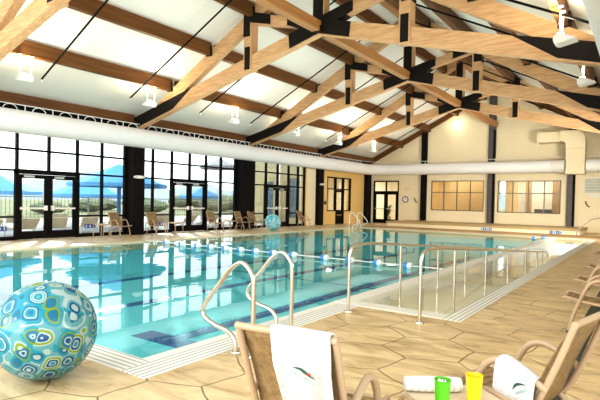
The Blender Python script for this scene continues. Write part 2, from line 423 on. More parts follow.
for yy in (12.6, 18.8):
    tag(obj('lane_line', MB().box((PX0, yy, PD), (12.84, yy + 0.10, PD + 0.004)), 'lane'), 'thin dark blue line across the pool bottom', kind='structure')
mb = MB()
mb.prism([(RY0, -0.14), (PY1, -0.75), (PY1, -1.2), (RY0, -1.2)], RX0, RX1, 'X')
struct('floor_ramp', mb, 'ramp')
struct('trim_9', MB().prism([(RY0, -0.135), (PY1, -0.745), (PY1, -0.72), (RY0, -0.11)], RX1 - 0.12, RX1 - 0.09, 'X'), 'steel')
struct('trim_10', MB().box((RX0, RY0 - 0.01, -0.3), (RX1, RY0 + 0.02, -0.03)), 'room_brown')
mb = MB(); mb.add([(PX0, PY0, WZ), (PX1, PY0, WZ), (PX1, PY1, WZ), (PX0, PY1, WZ)], [(0, 1, 2, 3)])
tag(obj('pool_water', mb, 'water'), 'still turquoise water filling the lap pool', kind='structure')
mb = MB(); mb.add([(RX0, RY0, WZ), (RX1, RY0, WZ), (RX1, PY1, WZ), (RX0, PY1, WZ)], [(0, 1, 2, 3)])
tag(obj('ramp_water', mb, 'water2'), 'clear shallow water over the tan ramp', kind='structure')
struct('trim_11', MB().box((15.84, 2.6, -0.02), (16.0, 24, 0.004)), 'drain')

# bench ledge along the far wall
b = thing('bench', 'long low tan stone bench ledge along the far cream wall', 'bench')
obj('seat', MB().box((3.2, 28.275, 0.19), (13.75, LY - 0.01, 0.30)), 'bench', b, bevel=0.01)
obj('base', MB().box((3.25, 28.31, 0), (13.7, LY - 0.01, 0.19)), 'cream', b, label='cream riser under the bench seat')
struct('trim_12', MB().box((2.72, 25.9, 0), (15.5, 28.3, 0.004)), 'room_brown')

def tile_sign(name, label, x, y, z, n, axis, mats, s=0.16):
    t = thing(name, label, 'sign', (x, y, z))
    for i in range(n):
        if axis == 'X':
            tl = obj('tile', MB().box((i * s, -0.012, 0), ((i + 1) * s - 0.01, 0, s)), mats[i % len(mats)], t)
            obj('mark', MB().box((i * s + s * .32, -0.014, s * .2), (i * s + s * (.52 + .12 * (i % 2)), -0.0121, s * .8)), 'white' if mats[i % len(mats)] == 'blue_sign' else 'blue_sign', tl)
        else:
            tl = obj('tile', MB().box((0, i * s, 0), (0.012, (i + 1) * s - 0.01, s)), mats[i % len(mats)], t)
            obj('mark', MB().box((0.0121, i * s + s * .32, s * .2), (0.014, i * s + s * (.52 + .12 * (i % 2)), s * .8)), 'white' if mats[i % len(mats)] == 'blue_sign' else 'blue_sign', tl)
    return t
tile_sign('depth_marker', 'pale blue depth marker tiles on bench riser under the middle column', 8.9, 28.30, 0.02, 4, 'X', ['pale_sign', 'blue_sign', 'pale_sign', 'blue_sign'], .15)
tile_sign('depth_marker', 'blue depth marker tiles on bench riser near the right end', 12.35, 28.30, 0.02, 4, 'X', ['blue_sign', 'pale_sign'], .15)

# ------------------------------------------------------------------ left curtain wall
FD = 0.06
def glazing(name, ys, doors, y_end0, y_end1, ztop=3.9, zs=(0.74, 2.22, 2.90), skip_rail=()):
    mb = MB()
    for y in ys: mb.box((-FD, y - 0.035, 0), (FD, y + 0.035, ztop))
    for z in zs:
        segs = [(y_end0, y_end1)]
        if z < 2:
            segs = []; y = y_end0
            for d0, d1 in doors: segs.append((y, d0)); y = d1
            segs.append((y, y_end1))
        for a, b_ in segs: mb.box((-FD, a, z - 0.03), (FD, b_, z + 0.03))
    y = y_end0
    for d0, d1 in doors + [(y_end1, y_end1)]:
        mb.box((-FD, y, 0), (FD, d0, 0.12)); y = d1
    mb.box((-FD, y_end0, ztop - 0.06), (FD, y_end1, ztop))
    w = struct(name, mb, 'frame')
    g = MB(); y = y_end0
    for d0, d1 in doors: g.box((-0.008, y, 0.1), (0.008, d0, ztop - .03)); g.box((-0.008, d0, 2.24), (0.008, d1, ztop - .03)); y = d1
    g.box((-0.008, y, 0.1), (0.008, y_end1, ztop - .03))
    obj('pane', g, 'glass', w)
    return w
def door_pair(name, y0, y1):
    mid = (y0 + y1) / 2
    mb = MB().box((-FD - .01, y0 - .05, 0), (FD + .01, y0 + .03, 2.2)).box((-FD - .01, y1 - .03, 0), (FD + .01, y1 + .05, 2.2)).box((-FD - .01, y0 - .05, 2.12), (FD + .01, y1 + .05, 2.27))
    d = struct(name, mb, 'frame')
    for a, b_, hs in ((y0 + .035, mid - .006, 1), (mid + .006, y1 - .035, -1)):
        f = MB().box((-.03, a, 0.01), (.03, a + .13, 2.11)).box((-.03, b_ - .13, 0.01), (.03, b_, 2.11)).box((-.03, a + .13, .01), (.03, b_ - .13, .27)).box((-.03, a + .13, 1.98), (.03, b_ - .13, 2.11))
        lf = obj('leaf', f, 'frame', d)
        obj('pane', MB().box((-.006, a + .12, .26), (.006, b_ - .12, 1.99)), 'glass', lf)
        hb = MB().box((.05, a + .08, 0.98), (.085, b_ - .08, 1.04))
        hy = b_ - .16 if hs == 1 else a + .06
        hb.box((.031, hy, .94), (.1, hy + .1, 1.10)).box((.031, a + .06, .97), (.06, a + .12, 1.05))
        obj('push_bar', hb, 'box_white', lf)
        cy = a + .18
        obj('closer', MB().box((.031, cy, 2.01), (.08, cy + .32, 2.08)), 'vent', lf)
    return d
glazing('window_1', [4.1, 5.1, 6.1, 6.85, 7.81, 9.85, 10.81, 11.78], [(7.77, 9.87)], 3.2, 11.85)
door_pair('door_1', 7.80, 9.86)
glazing('window_2', [12.52, 13.1, 14.08, 16.05, 17.01, 17.98], [(14.06, 16.07)], 12.45, 18.05)
door_pair('door_2', 14.08, 16.05)
glazing('window_3', [18.98, 19.4, 20.37, 22.36, 23.27, 23.9], [(20.35, 22.38)], 18.94, 23.95)
door_pair('door_3', 20.37, 22.36)
# transom mullions above door centres
mb = MB()
for y in (8.84, 15.07, 21.37): mb.box((-FD, y - .035, 2.27), (FD, y + .035, 3.88))
struct('trim_13', mb, 'frame')
struct('wall_left_header', MB().box((-0.1, Y0, 3.9), (0.12, LY, 4.3)), 'column')
mb = MB()
mb.box((-0.25, 23.95, 0), (0.1, 26.3, 3.9)); mb.box((-0.25, 29.3, 0), (0.1, LY, 3.9)); mb.box((-0.25, 26.3, 2.98), (0.1, 29.3, 3.9))
mb.box((-0.25, 26.3, 0), (0.1, 27.36, 0.82)); mb.box((-0.25, 28.36, 0), (0.1, 29.3, 0.82))
struct('wall_left', mb, 'yellow')
struct('wall_left_return', MB().box((0.1, 24.0, 0), (0.13, 24.95, 3.9)), 'cream')
struct('wall_left_end', MB().box((-0.25, Y0, 0), (0.1, 3.2, 3.9)), 'cream')
for i, (y0, y1) in enumerate(((11.86, 12.44), (18.06, 18.93), (24.95, 25.5), (LY - 0.65, LY - 0.02))):
    struct('column_%d' % (i + 1), MB().box((0.0 if i < 2 else 0.1, y0 + .02, 0), (0.38, y1 - .02, 4.1)).box((-0.12, y0, 0), (0.0 if i < 2 else .1, y1, 3.9)), 'column')
# yellow-wall door with side lights
mb = MB()
for y in (26.3, 29.24): mb.box((-.05, y, .82), (.12, y + .06, 2.98))
for y in (27.34, 28.32): mb.box((-.05, y, 0), (.12, y + .08, 2.98))
for z in (2.92, 2.2): mb.box((-.05, 26.3, z), (.12, 29.3, z + .07))
mb.box((-.05, 26.3, .82), (.12, 27.36, .88)); mb.box((-.05, 28.36, .82), (.12, 29.3, .88))
w = struct('window_4', mb, 'frame')
obj('pane', MB().box((.0, 26.34, .86), (.01, 27.34, 2.94)).box((.0, 28.4, .86), (.01, 29.24, 2.94)).box((0, 27.42, 2.27), (.01, 28.32, 2.94)), 'glass', w)
mb = MB().box((0, 27.43, 0), (.05, 27.55, 2.19)).box((0, 28.2, 0), (.05, 28.31, 2.19)).box((0, 27.55, 0), (.05, 28.2, .9)).box((0, 27.55, 2.05), (.05, 28.2, 2.19))
d = struct('door_4', mb, 'frame')
obj('pane', MB().box((.02, 27.55, .9), (.03, 28.2, 2.05)), 'glass', d)
obj('door_handle', MB().box((.05, 27.6, .55), (.09, 28.15, .6)), 'room_brown', d)
# lit room behind that door
struct('wall_side_room', MB().box((-3.0, 25.6, 0), (-2.9, 31.5, 3.2)).box((-3, 31.4, 0), (-.25, 31.5, 3.2)).box((-3, 25.5, 0), (-.25, 25.6, 3.2)), 'room_white')
struct('floor_side_room', MB().box((-3, 25.5, -.1), (-.25, 31.5, 0)), 'room_tan')
struct('ceiling_side_room', MB().box((-3, 25.5, 3.2), (-.25, 31.5, 3.3)), 'room_white')

# ------------------------------------------------------------------ far wall
def wall_cut(mb, x0, x1, z0, z1, y0, y1, cuts):
    xs = sorted({x0, x1, *[c[0] for c in cuts], *[c[1] for c in cuts]})
    for a, b_ in zip(xs, xs[1:]):
        z = z0
        for c in sorted([c for c in cuts if c[0] < b_ - 1e-6 and c[1] > a + 1e-6], key=lambda c: c[2]):
            if c[2] > z: mb.box((a, y0, z), (b_, y1, c[2]))
            z = c[3]
        if z < z1: mb.box((a, y0, z), (b_, y1, z1))
mb = MB()
wall_cut(mb, -0.25, W + 0.3, 0, 4.0, LY, LY + 0.2, [(0.55, 2.45, 0, 2.95), (4.74, 8.10, 1.0, 2.93), (8.92, 12.36, 0.98, 2.90)])
mb.prism([(-0.25, 4.0), (W + .3, 4.0), (W + .3, 4.05), (CX, deck_z(CX) - .02), (-.25, 4.05)], LY, LY + .2)
struct('wall_north', mb, 'cream')
for i, (a, b_) in enumerate(((4.05, 4.43), (8.33, 8.75), (12.67, 13.07))):
    mb = MB().box((a, LY - .16, .3), (b_, LY - .001, deck_z(b_ if i < 2 else a) - .45))
    struct('column_%d' % (i + 5), mb, 'column' if i == 0 else 'column_grey')
    struct('column_%d' % (i + 8), MB().box((a + .28, LY - .165, .3), (b_ + .01, LY - .161, 6)), 'column')
def grid_window(name, x0, x1, z0, z1, xs, zs, mat, t=.05):
    mb = MB()
    for x in [x0 + t / 2] + xs + [x1 - t / 2]: mb.box((x - t / 2, LY - .02, z0), (x + t / 2, LY + .06, z1))
    for z in [z0 + t / 2] + zs + [z1 - t / 2]: mb.box((x0, LY - .02, z - t / 2), (x1, LY + .06, z + t / 2))
    w = struct(name, mb, mat)
    obj('pane', MB().box((x0, LY + .015, z0), (x1, LY + .025, z1)), 'glass', w); return w
grid_window('window_5', 4.74, 8.10, 1.0, 2.93, [5.58, 6.42, 7.26], [2.18], 'window_grey')
grid_window('window_6', 8.92, 12.36, .98, 2.90, [9.78, 10.64, 11.50], [2.15], 'window_grey')
# far double door with transom
mb = MB()
for x in (.55, 2.37): mb.box((x, LY - .03, 0), (x + .08, LY + .08, 2.95))
mb.box((1.46, LY - .03, 2.2), (1.54, LY + .08, 2.95))
for z in (2.15, 2.87): mb.box((.55, LY - .03, z), (2.45, LY + .08, z + .09))
d = struct('door_5', mb, 'frame')
obj('pane', MB().box((.6, LY + .02, 2.24), (2.4, LY + .03, 2.87)), 'glass', d)
for a, b_ in ((.63, 1.495), (1.505, 2.37)):
    f = MB().box((a, LY - .02, .01), (a + .13, LY + .04, 2.15)).box((b_ - .13, LY - .02, .01), (b_, LY + .04, 2.15)).box((a, LY - .02, .01), (b_, LY + .04, .28)).box((a, LY - .02, 2.0), (b_, LY + .04, 2.15))
    lf = obj('leaf', f, 'frame', d)
    obj('pane', MB().box((a + .1, LY, .25), (b_ - .1, LY + .01, 2.02)), 'glass', lf)
    obj('push_bar', MB().box((a + .1, LY - .09, .98), (b_ - .1, LY - .05, 1.05)), 'box_white', lf)
# rooms seen through the far windows and door
struct('wall_office', MB().box((4.3, 34.2, 0), (8.5, 34.3, 3.3)).box((4.3, LY + .2, 0), (4.4, 34.2, 3.3)), 'room_tan')
struct('wall_office_side', MB().box((8.42, LY + .2, 0), (8.52, 34.2, 3.3)), 'room_white')
struct('wall_lobby', MB().box((8.6, 35.2, 0), (13.0, 35.3, 3.3)).box((12.9, LY + .2, 0), (13.0, 35.2, 3.3)), 'room_white')
struct('ceiling_office', MB().box((-1, LY + .2, 3.3), (13.0, 38, 3.4)), 'room_white')
struct('floor_office', MB().box((-1, LY + .2, -.1), (13.0, 38, 0)), 'room_tan')
for i, (x0, x1, m_, yy) in enumerate(((9.0, 9.55, 'room_tan', 34.3), (10.0, 10.35, 'room_brown', 34.4), (11.55, 11.95, 'room_brown', 34.4))):
    struct('column_%d' % (i + 11), MB().box((x0, yy, 0), (x1, yy + .12, 3.3)), m_)
struct('door_6', MB().box((9.6, 35.08, 0), (10.0, 35.19, 2.4)), 'white')
struct('wall_corridor', MB().box((-1, 37.8, 0), (4.3, 37.9, 3.3)).box((-1.0, LY + .2, 0), (-.9, 37.8, 3.3)), 'room_white')
struct('column_14', MB().box((2.25, 33.4, 0), (2.75, 33.5, 3.3)), 'yellow')
p = thing('potted_plant', 'leafy green potted plant behind the glass of the far double door', 'plant', (1.05, 33.2, 0))
obj('pot', MB().lathe([(.14, 0), (.2, .45), (.18, .46), (.17, .4)], 16), 'pot', p, smooth=True)
mb = MB()
for k in range(26):
    a = random.uniform(0, 2 * PI); l = random.uniform(.25, .55); h = random.uniform(.5, 1.1)
    d_ = Vector((math.cos(a), math.sin(a), 0)); s_ = Vector((-d_.y, d_.x, 0)) * .07
    c0 = Vector((0, 0, .42)); c1 = c0 + d_ * l * .5 + Vector((0, 0, h * .8)); c2 = c0 + d_ * l + Vector((0, 0, h * .7))
    mb.add([c0, c1 + s_, c2, c1 - s_], [(0, 1, 2, 3)])
obj('leaves', mb, 'plant', p)
t = thing('exercise_bike', 'dark exercise bike seen through the right leaf of the far double door', 'exercise bike', (1.95, 33.6, 0))
obj('frame', MB().tube(fillet([(-.3, 0, .05), (-.1, 0, .3), (.05, 0, 1.2), (.25, 0, 1.25)], .1), .04), 'column', t, smooth=True)
obj('seat', MB().box((-.38, -.1, .82), (-.15, .1, .9)).tube([(-.27, 0, .82), (-.2, 0, .3)], .03), 'column', t, bevel=.02)
obj('flywheel', MB().tube([(.1 + .25 * math.cos(a / 12 * PI), 0, .32 + .25 * math.sin(a / 12 * PI)) for a in range(24)], .035, 8, True), 'column_grey', t, smooth=True)
obj('base', MB().box((-.35, -.22, 0), (-.27, .22, .06)).box((.27, -.22, 0), (.35, .22, .06)).box((-.3, -.03, 0), (.3, .03, .05)), 'column', t)
def office_chair(x, y, label):
    t = thing('office_chair', label, 'chair', (x, y, 0))
    obj('backrest', MB().box((-.24, .12, .75), (.24, .18, 1.22)), 'column_grey', t, bevel=.02)
    obj('seat', MB().box((-.25, -.25, .45), (.25, .2, .54)), 'column_grey', t, bevel=.02)
    obj('base', MB().tube([(0, 0, .02), (0, 0, .45)], .035).box((-.25, -.03, 0), (.25, .03, .05)).box((-.03, -.25, 0), (.03, .25, .05)).box((-.04, .1, .5), (.04, .17, .8)), 'column', t)
office_chair(11.0, 33.0, 'dark office chair seen low in the right far window')
office_chair(11.35, 34.0, 'dark office chair farther back in the right far window')

# clock, hooks, switches, lights on the walls
t = thing('wall_clock', 'round white wall clock with a dark blue rim right of the far double door', 'clock', (2.95, LY, 1.68))
mb = MB(); mb.tube([(.19 * math.cos(a * PI / 16), -.03, .19 * math.sin(a * PI / 16)) for a in range(32)], .028, 8, True); obj('rim', mb, 'clock_rim', t, smooth=True)
obj('face', MB().prism([(.185 * math.cos(a * PI / 16), .185 * math.sin(a * PI / 16)) for a in range(32)], -.03, -.002), 'clock_face', t)
obj('hand', MB().box((-.008, -.036, 0), (.008, -.032, .13)), 'clock_rim', t); obj('hand', MB().box((-.006, -.036, -.006), (.10, -.032, .006)), 'clock_rim', t)
for x, z, l in ((3.66, 1.62, 'small dark curved hook on cream wall between clock and column'), (13.66, 1.55, 'small dark curved hook on cream wall right of the square duct')):
    t = thing('wall_hook', l, 'hook', (x, LY, z))
    obj('arm', MB().tube(smooth_path([(-.06, -.05, .18), (-.02, -.07, .05), (.06, -.06, -.08), (.14, -.03, -.12)]), .035, 8), 'column_grey', t, smooth=True)
    obj('plate', MB().box((-.22, -.03, -.13), (.12, -.002, -.10)), 'ductcream', t)
t = thing('wall_phone', 'small dark wall phone on yellow wall left of the single door', 'phone', (.1, 26.05, 1.35))
obj('body', MB().box((.002, -.09, -.11), (.06, .09, .11)), 'column_grey', t, bevel=.01); obj('handset', MB().box((.061, -.08, -.1), (.1, -.02, .1)), 'column', t, bevel=.01)
t = thing('wall_hook', 'thin metal bracket on yellow wall beside the small phone', 'hook', (.1, 25.72, 1.4))
obj('arm', MB().tube(smooth_path([(.02, 0, .12), (.05, 0, 0), (.04, .1, -.07)]), .02, 8), 'column_grey', t, smooth=True)
obj('plate', MB().box((.002, -.04, -.06), (.018, .04, -.03)), 'box_white', t)
def emergency_light(x, y, z, label):
    t = thing('emergency_light', label, 'emergency light', (x, y, z))
    obj('body', MB().box((0, -.14, -.06), (.09, .14, .06)), 'box_white', t, bevel=.015)
    for s in (-1, 1): obj('lamp_head', MB().lathe([(.03, 0), (.055, .02), (.055, .07), (.03, .09)], 12, (.045, s * .19, -.05)), 'box_white', t, smooth=True)
emergency_light(.382, 12.13, 2.22, 'white twin emergency light on the nearest dark glazing column')
emergency_light(.382, 25.22, 2.45, 'white twin emergency light on the dark column beside the yellow wall')
t = thing('exit_plate', 'small blank cream plate on wall above the clock', 'sign plate', (3.0, LY, 2.42))
obj('plate', MB().box((-.2, -.03, -.05), (.2, -.002, .05)), 'ductcream', t, bevel=.008)
obj('rim', MB().box((-.21, -.02, -.06), (.21, -.001, -.05)), 'coping', t)
t = thing('wall_vent', 'grey louvred wall vent at the right edge of the far wall', 'vent', (13.55, LY, 2.15))
mb = MB()
for k in range(9): mb.box((0, -.05, .08 + k * .085), (1.1, -.012, .135 + k * .085))
obj('louvre', mb, 'vent', t); obj('frame', MB().box((-.04, -.06, 0), (0, -.002, .9)).box((1.1, -.06, 0), (1.14, -.002, .9)).box((-.04, -.06, .86), (1.14, -.002, .92)).box((-.04, -.06, 0), (1.14, -.002, .05)), 'box_white', t)
t = thing('wall_box', 'small white box on far wall under the grey vent', 'control box', (13.75, LY, 1.95))
obj('body', MB().box((0, -.1, 0), (.5, -.002, .14)), 'box_white', t, bevel=.015); obj('knob', MB().lathe([(.03, 0), (.03, .02)], 12, (.1, -.05, .141)), 'white', t)

# ------------------------------------------------------------------ right wall (beside the camera) and roof
struct('wall_right', MB().box((W, 3.0, 0), (W + .2, LY, 4.1)), 'cream')
for s, nm in ((0, 'ceiling_left'), (1, 'ceiling_right')):
    e = -0.4
    pts = [(e, deck_z(0) - (0.4) * .505), (CX, deck_z(CX)), (CX, deck_z(CX) + .12), (e, deck_z(0) - .4 * .505 + .12)]
    if s: pts = [(W - x, z) for x, z in pts]
    struct(nm, MB().prism(pts, -1.0, LY + .2), 'ceil')
# faint panel joints in the ceiling
for s in (0, 1):
    mb = MB()
    for y in [1.0 + 1.05 * k for k in range(29)]:
        if min(abs(y - t_) for t_ in TY) < .3: continue
        q = [(0.6, deck_z(.6) - .004), (CX - .2, deck_z(CX - .2) - .004), (CX - .2, deck_z(CX - .2)), (.6, deck_z(.6))]
        if s: q = [(W - x, z) for x, z in q]
        mb.prism(q, y, y + .012)
    tag(obj('trim_%d' % (14 + s), mb, 'box_white'), kind='structure')

def make_truss(y, label):
    T = thing('roof_truss', label, 'roof truss', (0, y, 0), group='glulam roof trusses')
    bu = lambda x: 4.15 + .265 * (x - 1.34); tu = lambda x: 4.98 + .565 * (x - 3)
    D = .44; h = .11
    for s in (0, 1):
        X = (lambda x: x) if s == 0 else (lambda x: W - x)
        F = lambda P: [(X(x), z) for x, z in P]
        xs = 0.2; xp = 6.165; xb = .45
        obj('bottom_chord', MB().prism(F([(xs, bu(xs)), (CX, bu(CX)), (CX, bu(CX) + D), (xs, bu(xs) + D)]), -h, h), 'glulam', T)
        obj('top_chord', MB().prism(F([(1.55, 4.645), (3.16, 5.072), (CX, tu(CX)), (CX, tu(CX) + .47)]), -h + .004, h - .004), 'glulam', T)
        obj('strut', MB().prism(F([(xp + .1, 6.86), (xp + .1, 7.16), (CX, 6.58), (CX, 6.28)]), -h + .002, h - .002), 'glulam', T)
        post = obj('post', MB().box((X(xp) - .15, -h - .05, 5.44), (X(xp) + .15, h + .05, 7.2)), 'glulam', T)
        g = h + .006; gp = h + .056
        obj('steel_plate', MB().prism(F([(.2, 4.33), (3.66, 5.215), (2.7, 4.56), (1.34, 4.2), (.2, 3.92)]), -g, g), 'steel', T)
        obj('steel_plate', MB().box((X(xp) - .11, -gp, 5.46), (X(xp) + .11, gp, 6.16)), 'steel', T)
        obj('steel_plate', MB().prism(F([(xp - .17, 6.48), (xp + .1, 6.48), (xp + .1, 6.90), (xp + .85, 6.72), (xp + .85, 7.0), (xp + .1, 7.22), (xp - .17, 7.24)]), -gp, gp), 'steel', T)
        obj('steel_plate', MB().prism(F([(CX, bu(CX) + .03), (CX - .98, bu(CX - .98) + .02), (CX - 1.02, bu(CX - 1.02) + D - .01), (CX - .62, bu(CX - .62) + D - .01), (CX - 1.08, 6.56), (CX - 1.08, 6.81), (CX - .9, 6.80), (CX, 6.57)]), -gp + .01, gp - .01), 'steel', T)
    obj('king_post', MB().box((CX - .19, -h - .035, 6.3), (CX + .19, h + .035, 8.4)), 'glulam', T)
    obj('steel_plate', MB().box((CX - .155, -h - .062, 6.5), (CX + .155, h + .062, 8.3)), 'steel', T)
    return T
TL = ['glulam scissor truss nearest the camera, running off the top left corner', 'large glulam scissor truss with its centre joint at the top middle of the photo',
      'glulam scissor truss behind the large one, third from the camera', 'smallest glulam scissor truss, nearest the far wall']
for y, l in zip(TY, TL):
    if y == TY[0]: T0 = make_truss(y, l)
    else: dup(T0, (0, y, 0), 0, l)
# purlins
def purlin(side, xi, k, y0, y1, label):
    x = xi if side == 0 else W - xi; z1 = deck_z(xi - .085) - .006; z0 = z1 - (.40 if xi > 1 else .32); w = .085
    t = thing('purlin', label, 'purlin', (x, 0, 0), group='roof purlins on the %s slope' % ('left' if side == 0 else 'right'))
    obj('beam', MB().box((-w, y0, z0), (w, y1, z1)), 'purlin', t)
    if xi > 1:
        for a in (y0, y1 - .07): obj('hanger', MB().box((-w - .025, a, z0 - .02), (w + .025, a + .07, z0 + .30)), 'steel', t)
    return t
PXS = [(.5, 'eave'), (2.6, 'second'), (4.5, 'third'), (6.3, 'fourth'), (8.0, 'fifth')]
ys = TY + [LY]
BAY = ['nearest', 'second', 'third', 'farthest']
for side in (0, 1):
    for xi, nm in PXS:
        for k in range(4):
            if xi < 1 and side == 1 and k < 1: continue
            sd = 'left' if side == 0 else 'right'
            rank = 'lowest' if nm == 'eave' else nm
            purlin(side, xi, k, ys[k] + .12, ys[k + 1] - (.12 if k < 3 else .02), 'brown purlin, %s up on the %s roof slope, in the %s bay' % (rank, sd, BAY[k]))
# eave purlin and one more in the bay beside the camera
purlin(0, .5, 0, 0.4, TY[0] - .12, 'brown purlin, lowest on the left slope, before the nearest truss')
purlin(0, 2.6, 0, 0.4, TY[0] - .12, 'brown purlin, second up on the left slope, before the nearest truss')
for k in range(3):
    t = thing('brace_beam', 'honey wood beam along the ridge line joining truss centres, %s from the camera' % ORD[k], 'roof beam', (CX, 0, 0), group='ridge line braces')
    obj('beam', MB().box((-.13, ys[k] + .19, 6.16), (.13, ys[k + 1] - .19, 6.44)), 'ridge', t)
    obj('shoe', MB().box((-.15, ys[k] + .18, 6.14), (.15, ys[k] + .26, 6.30)), 'steel', t)
    obj('shoe', MB().box((-.15, ys[k + 1] - .26, 6.14), (.15, ys[k + 1] - .18, 6.30)), 'steel', t)
t = thing('brace_beam', 'honey wood beam along the ridge line from the last truss to the far wall', 'roof beam', (CX, 0, 0), group='ridge line braces')
obj('beam', MB().box((-.13, ys[3] + .19, 6.16), (.13, LY - .2, 6.44)), 'ridge', t); obj('shoe', MB().box((-.15, ys[3] + .18, 6.14), (.15, ys[3] + .26, 6.30)), 'steel', t)
t = thing('brace_beam', 'honey wood beam along the ridge line crossing the top of the photo', 'roof beam', (CX, 0, 0), group='ridge line braces')
obj('beam', MB().box((-.13, TY[0] + .0, 8.33), (.13, LY - .2, 8.62)), 'ridge', t); obj('shoe', MB().box((-.15, LY - .2, 8.31), (.15, LY - .1, 8.64)), 'steel', t)
for s in (0, 1):
    q = [(.1, deck_z(.1) - .36), (CX, deck_z(CX) - .36), (CX, deck_z(CX) - .02), (.1, deck_z(.1) - .02)]
    if s: q = [(W - x, z) for x, z in q]
    struct('trim_%d' % (16 + s), MB().prism(q, LY - .16, LY - .001), 'purlin')
# sprinkler pipes below the roof
n = 0
for side in (0, 1):
    for k in range(4):
        for j, dy in enumerate((1.85, 4.85)):
            y = (ys[k] + dy) if k < 3 else (ys[k] + (1.9, 4.9)[j])
            f = lambda x: (x if side == 0 else W - x, y, deck_z(x) - .545)
            t = thing('sprinkler_pipe', 'thin dark sprinkler pipe under %s roof slope, %s in the %s bay' % (('left', 'right')[side], ('first', 'second')[j], BAY[k]), 'pipe', (0, 0, 0), group='sprinkler pipes')
            obj('pipe', MB().tube([f(2.0), f(CX - .35)], .026, 8), 'column', t, smooth=True)
            e_ = f(2.0); obj('sprinkler_head', MB().tube([e_, (e_[0], e_[1], e_[2] - .10)], [.03, .018], 8), 'chrome', t)

# ------------------------------------------------------------------ ducts
R = .35; DXl = .9; DZ = 3.64
t = thing('air_duct', 'long round white fabric air duct above the glazing, curving along the far wall', 'air duct')
path = [(DXl, Y0 + .5, DZ), (DXl, 29.4, DZ)]
for k in range(1, 9):
    a = PI / 2 * k / 8; path.append((DXl + 1.5 * (1 - math.cos(a)), 29.4 + 1.5 * math.sin(a), DZ))
path.append((12.55, 30.9, DZ))
obj('tube', MB().tube(path, R, 28), 'duct', t, smooth=True)
obj('end_collar', MB().tube([(11.95, 30.9, DZ), (12.65, 30.9, DZ)], R + .012, 28), 'box_white', t, smooth=True, label='smooth white end collar of the duct')
railp = [(p_[0], p_[1], DZ + R + .16) for p_ in path]
obj('hanger_rail', MB().tube(railp, .015, 6), 'white', t)
arc = MB().tube([(0, .21 * math.cos(a * PI / 8), R - .02 + .17 * math.sin(a * PI / 8)) for a in range(9)], .014, 6)
strap = MB().box((-.012, -.012, R - .01), (.012, .012, R + .16))
a0 = s0 = None
for k in range(30):
    y = 4.6 + .86 * k
    if y > 29.3: break
    if a0 is None: a0 = o1 = obj('hanger_loop', arc, 'white', t); s0 = o2 = obj('hanger_strap', strap, 'white', t)
    else:
        o1 = a0.copy(); o2 = s0.copy()
        for o_ in (o1, o2): COL.objects.link(o_); o_.parent = t
    o1.location = (DXl, y, DZ); o2.location = (DXl, y + .43, DZ)
for k in range(11):
    o2 = s0.copy(); COL.objects.link(o2); o2.parent = t; o2.location = (2.9 + .86 * k, 30.9, DZ); o2.rotation_euler = (0, 0, PI / 2)
t = thing('air_duct', 'round white air duct hanging at the top right corner of the photo', 'air duct')
xr = 16.22; Ra = .38
obj('tube', MB().tube([(xr, 3.0, 3.66), (xr, 29.6, 3.66)], Ra, 28), 'duct', t, smooth=True)
obj('hanger_rail', MB().tube([(xr, 3.0, 4.18), (xr, 29.6, 4.18)], .022, 6), 'white', t)
o2 = None
for k in range(20):
    o_ = obj('hanger_strap', MB().box((-.02, -.015, Ra - .01), (.02, .015, Ra + .15)), 'white', t) if o2 is None else o2.copy()
    if o2 is None: o2 = o_
    else: COL.objects.link(o_); o_.parent = t
    o_.location = (xr, 4 + 1.25 * k, 3.66)
t = thing('air_duct', 'square cream duct elbow dropping down the far wall beside a white duct', 'air duct')
Yd0, Yd1 = 30.45, 31.35
outer = [(12.72, 3.2), (13.62, 3.2), (13.62, 5.0)] + [(13.62 - .55 * (1 - math.cos(a * PI / 12)), 5.0 + .55 * math.sin(a * PI / 12)) for a in range(1, 7)] + [(12.4, 5.55), (12.4, 5.0), (12.6, 4.95), (12.72, 4.8)]
obj('drop', MB().prism(outer, Yd0, Yd1), 'cream', t)
obj('branch', MB().box((11.2, Yd0 + .3, 5.0), (12.4, LY - .02, 5.55)), 'cream', t)
obj('collar', MB().box((12.70, Yd0 - .02, 4.55), (13.64, Yd1 + .02, 4.59)), 'coping', t)
t = thing('air_duct', 'short round white duct right of the square cream duct', 'air duct')
obj('tube', MB().tube([(13.66, 30.9, DZ + .02), (16.9, 30.9, DZ + .02)], .35, 28), 'duct', t, smooth=True)
obj('hanger_rail', MB().tube([(13.8, 30.9, DZ + .53), (16.9, 30.9, DZ + .53)], .022, 6), 'white', t)

# ------------------------------------------------------------------ pendant up-lights
def pendant(x, y, z, flip, label):
    t = thing('pendant_light', label, 'pendant light', (x, y, z), 0, 'white pendant uplights')
    f = -1 if flip else 1
    prof = [(-.22 * f, -.07), (.13 * f, -.14), (.19 * f, -.10), (.20 * f, .01), (.14 * f, .06), (.0 * f, .03)]
    if flip: prof = prof[::-1]
    obj('shade', MB().prism(prof, -.17, .17), 'shade', t, bevel=.03)
    obj('lamp', MB().box((min(.02 * f, .13 * f), -.12, .05), (max(.02 * f, .13 * f), .12, .075)), 'lamp_white', t)
    for s in (-1, 1):
        st = obj('stem', MB().tube([(.08 * f, s * .15, .02), (.08 * f, s * .15, .555)], .016, 8), 'white', t)
        obj('canopy', MB().lathe([(.055, .545), (.05, .565)], 12, (.08 * f, s * .15, 0)), 'white', st)
    ld = bpy.data.lights.new('pendant_lamp', 'AREA'); ld.energy = 60; ld.size = .35; ld.color = (1, .86, .62)
    lo = bpy.data.objects.new('uplight', ld); COL.objects.link(lo); lo.parent = t; lo.location = (.1 * f, 0, .2); lo.rotation_euler = (PI, 0, 0)
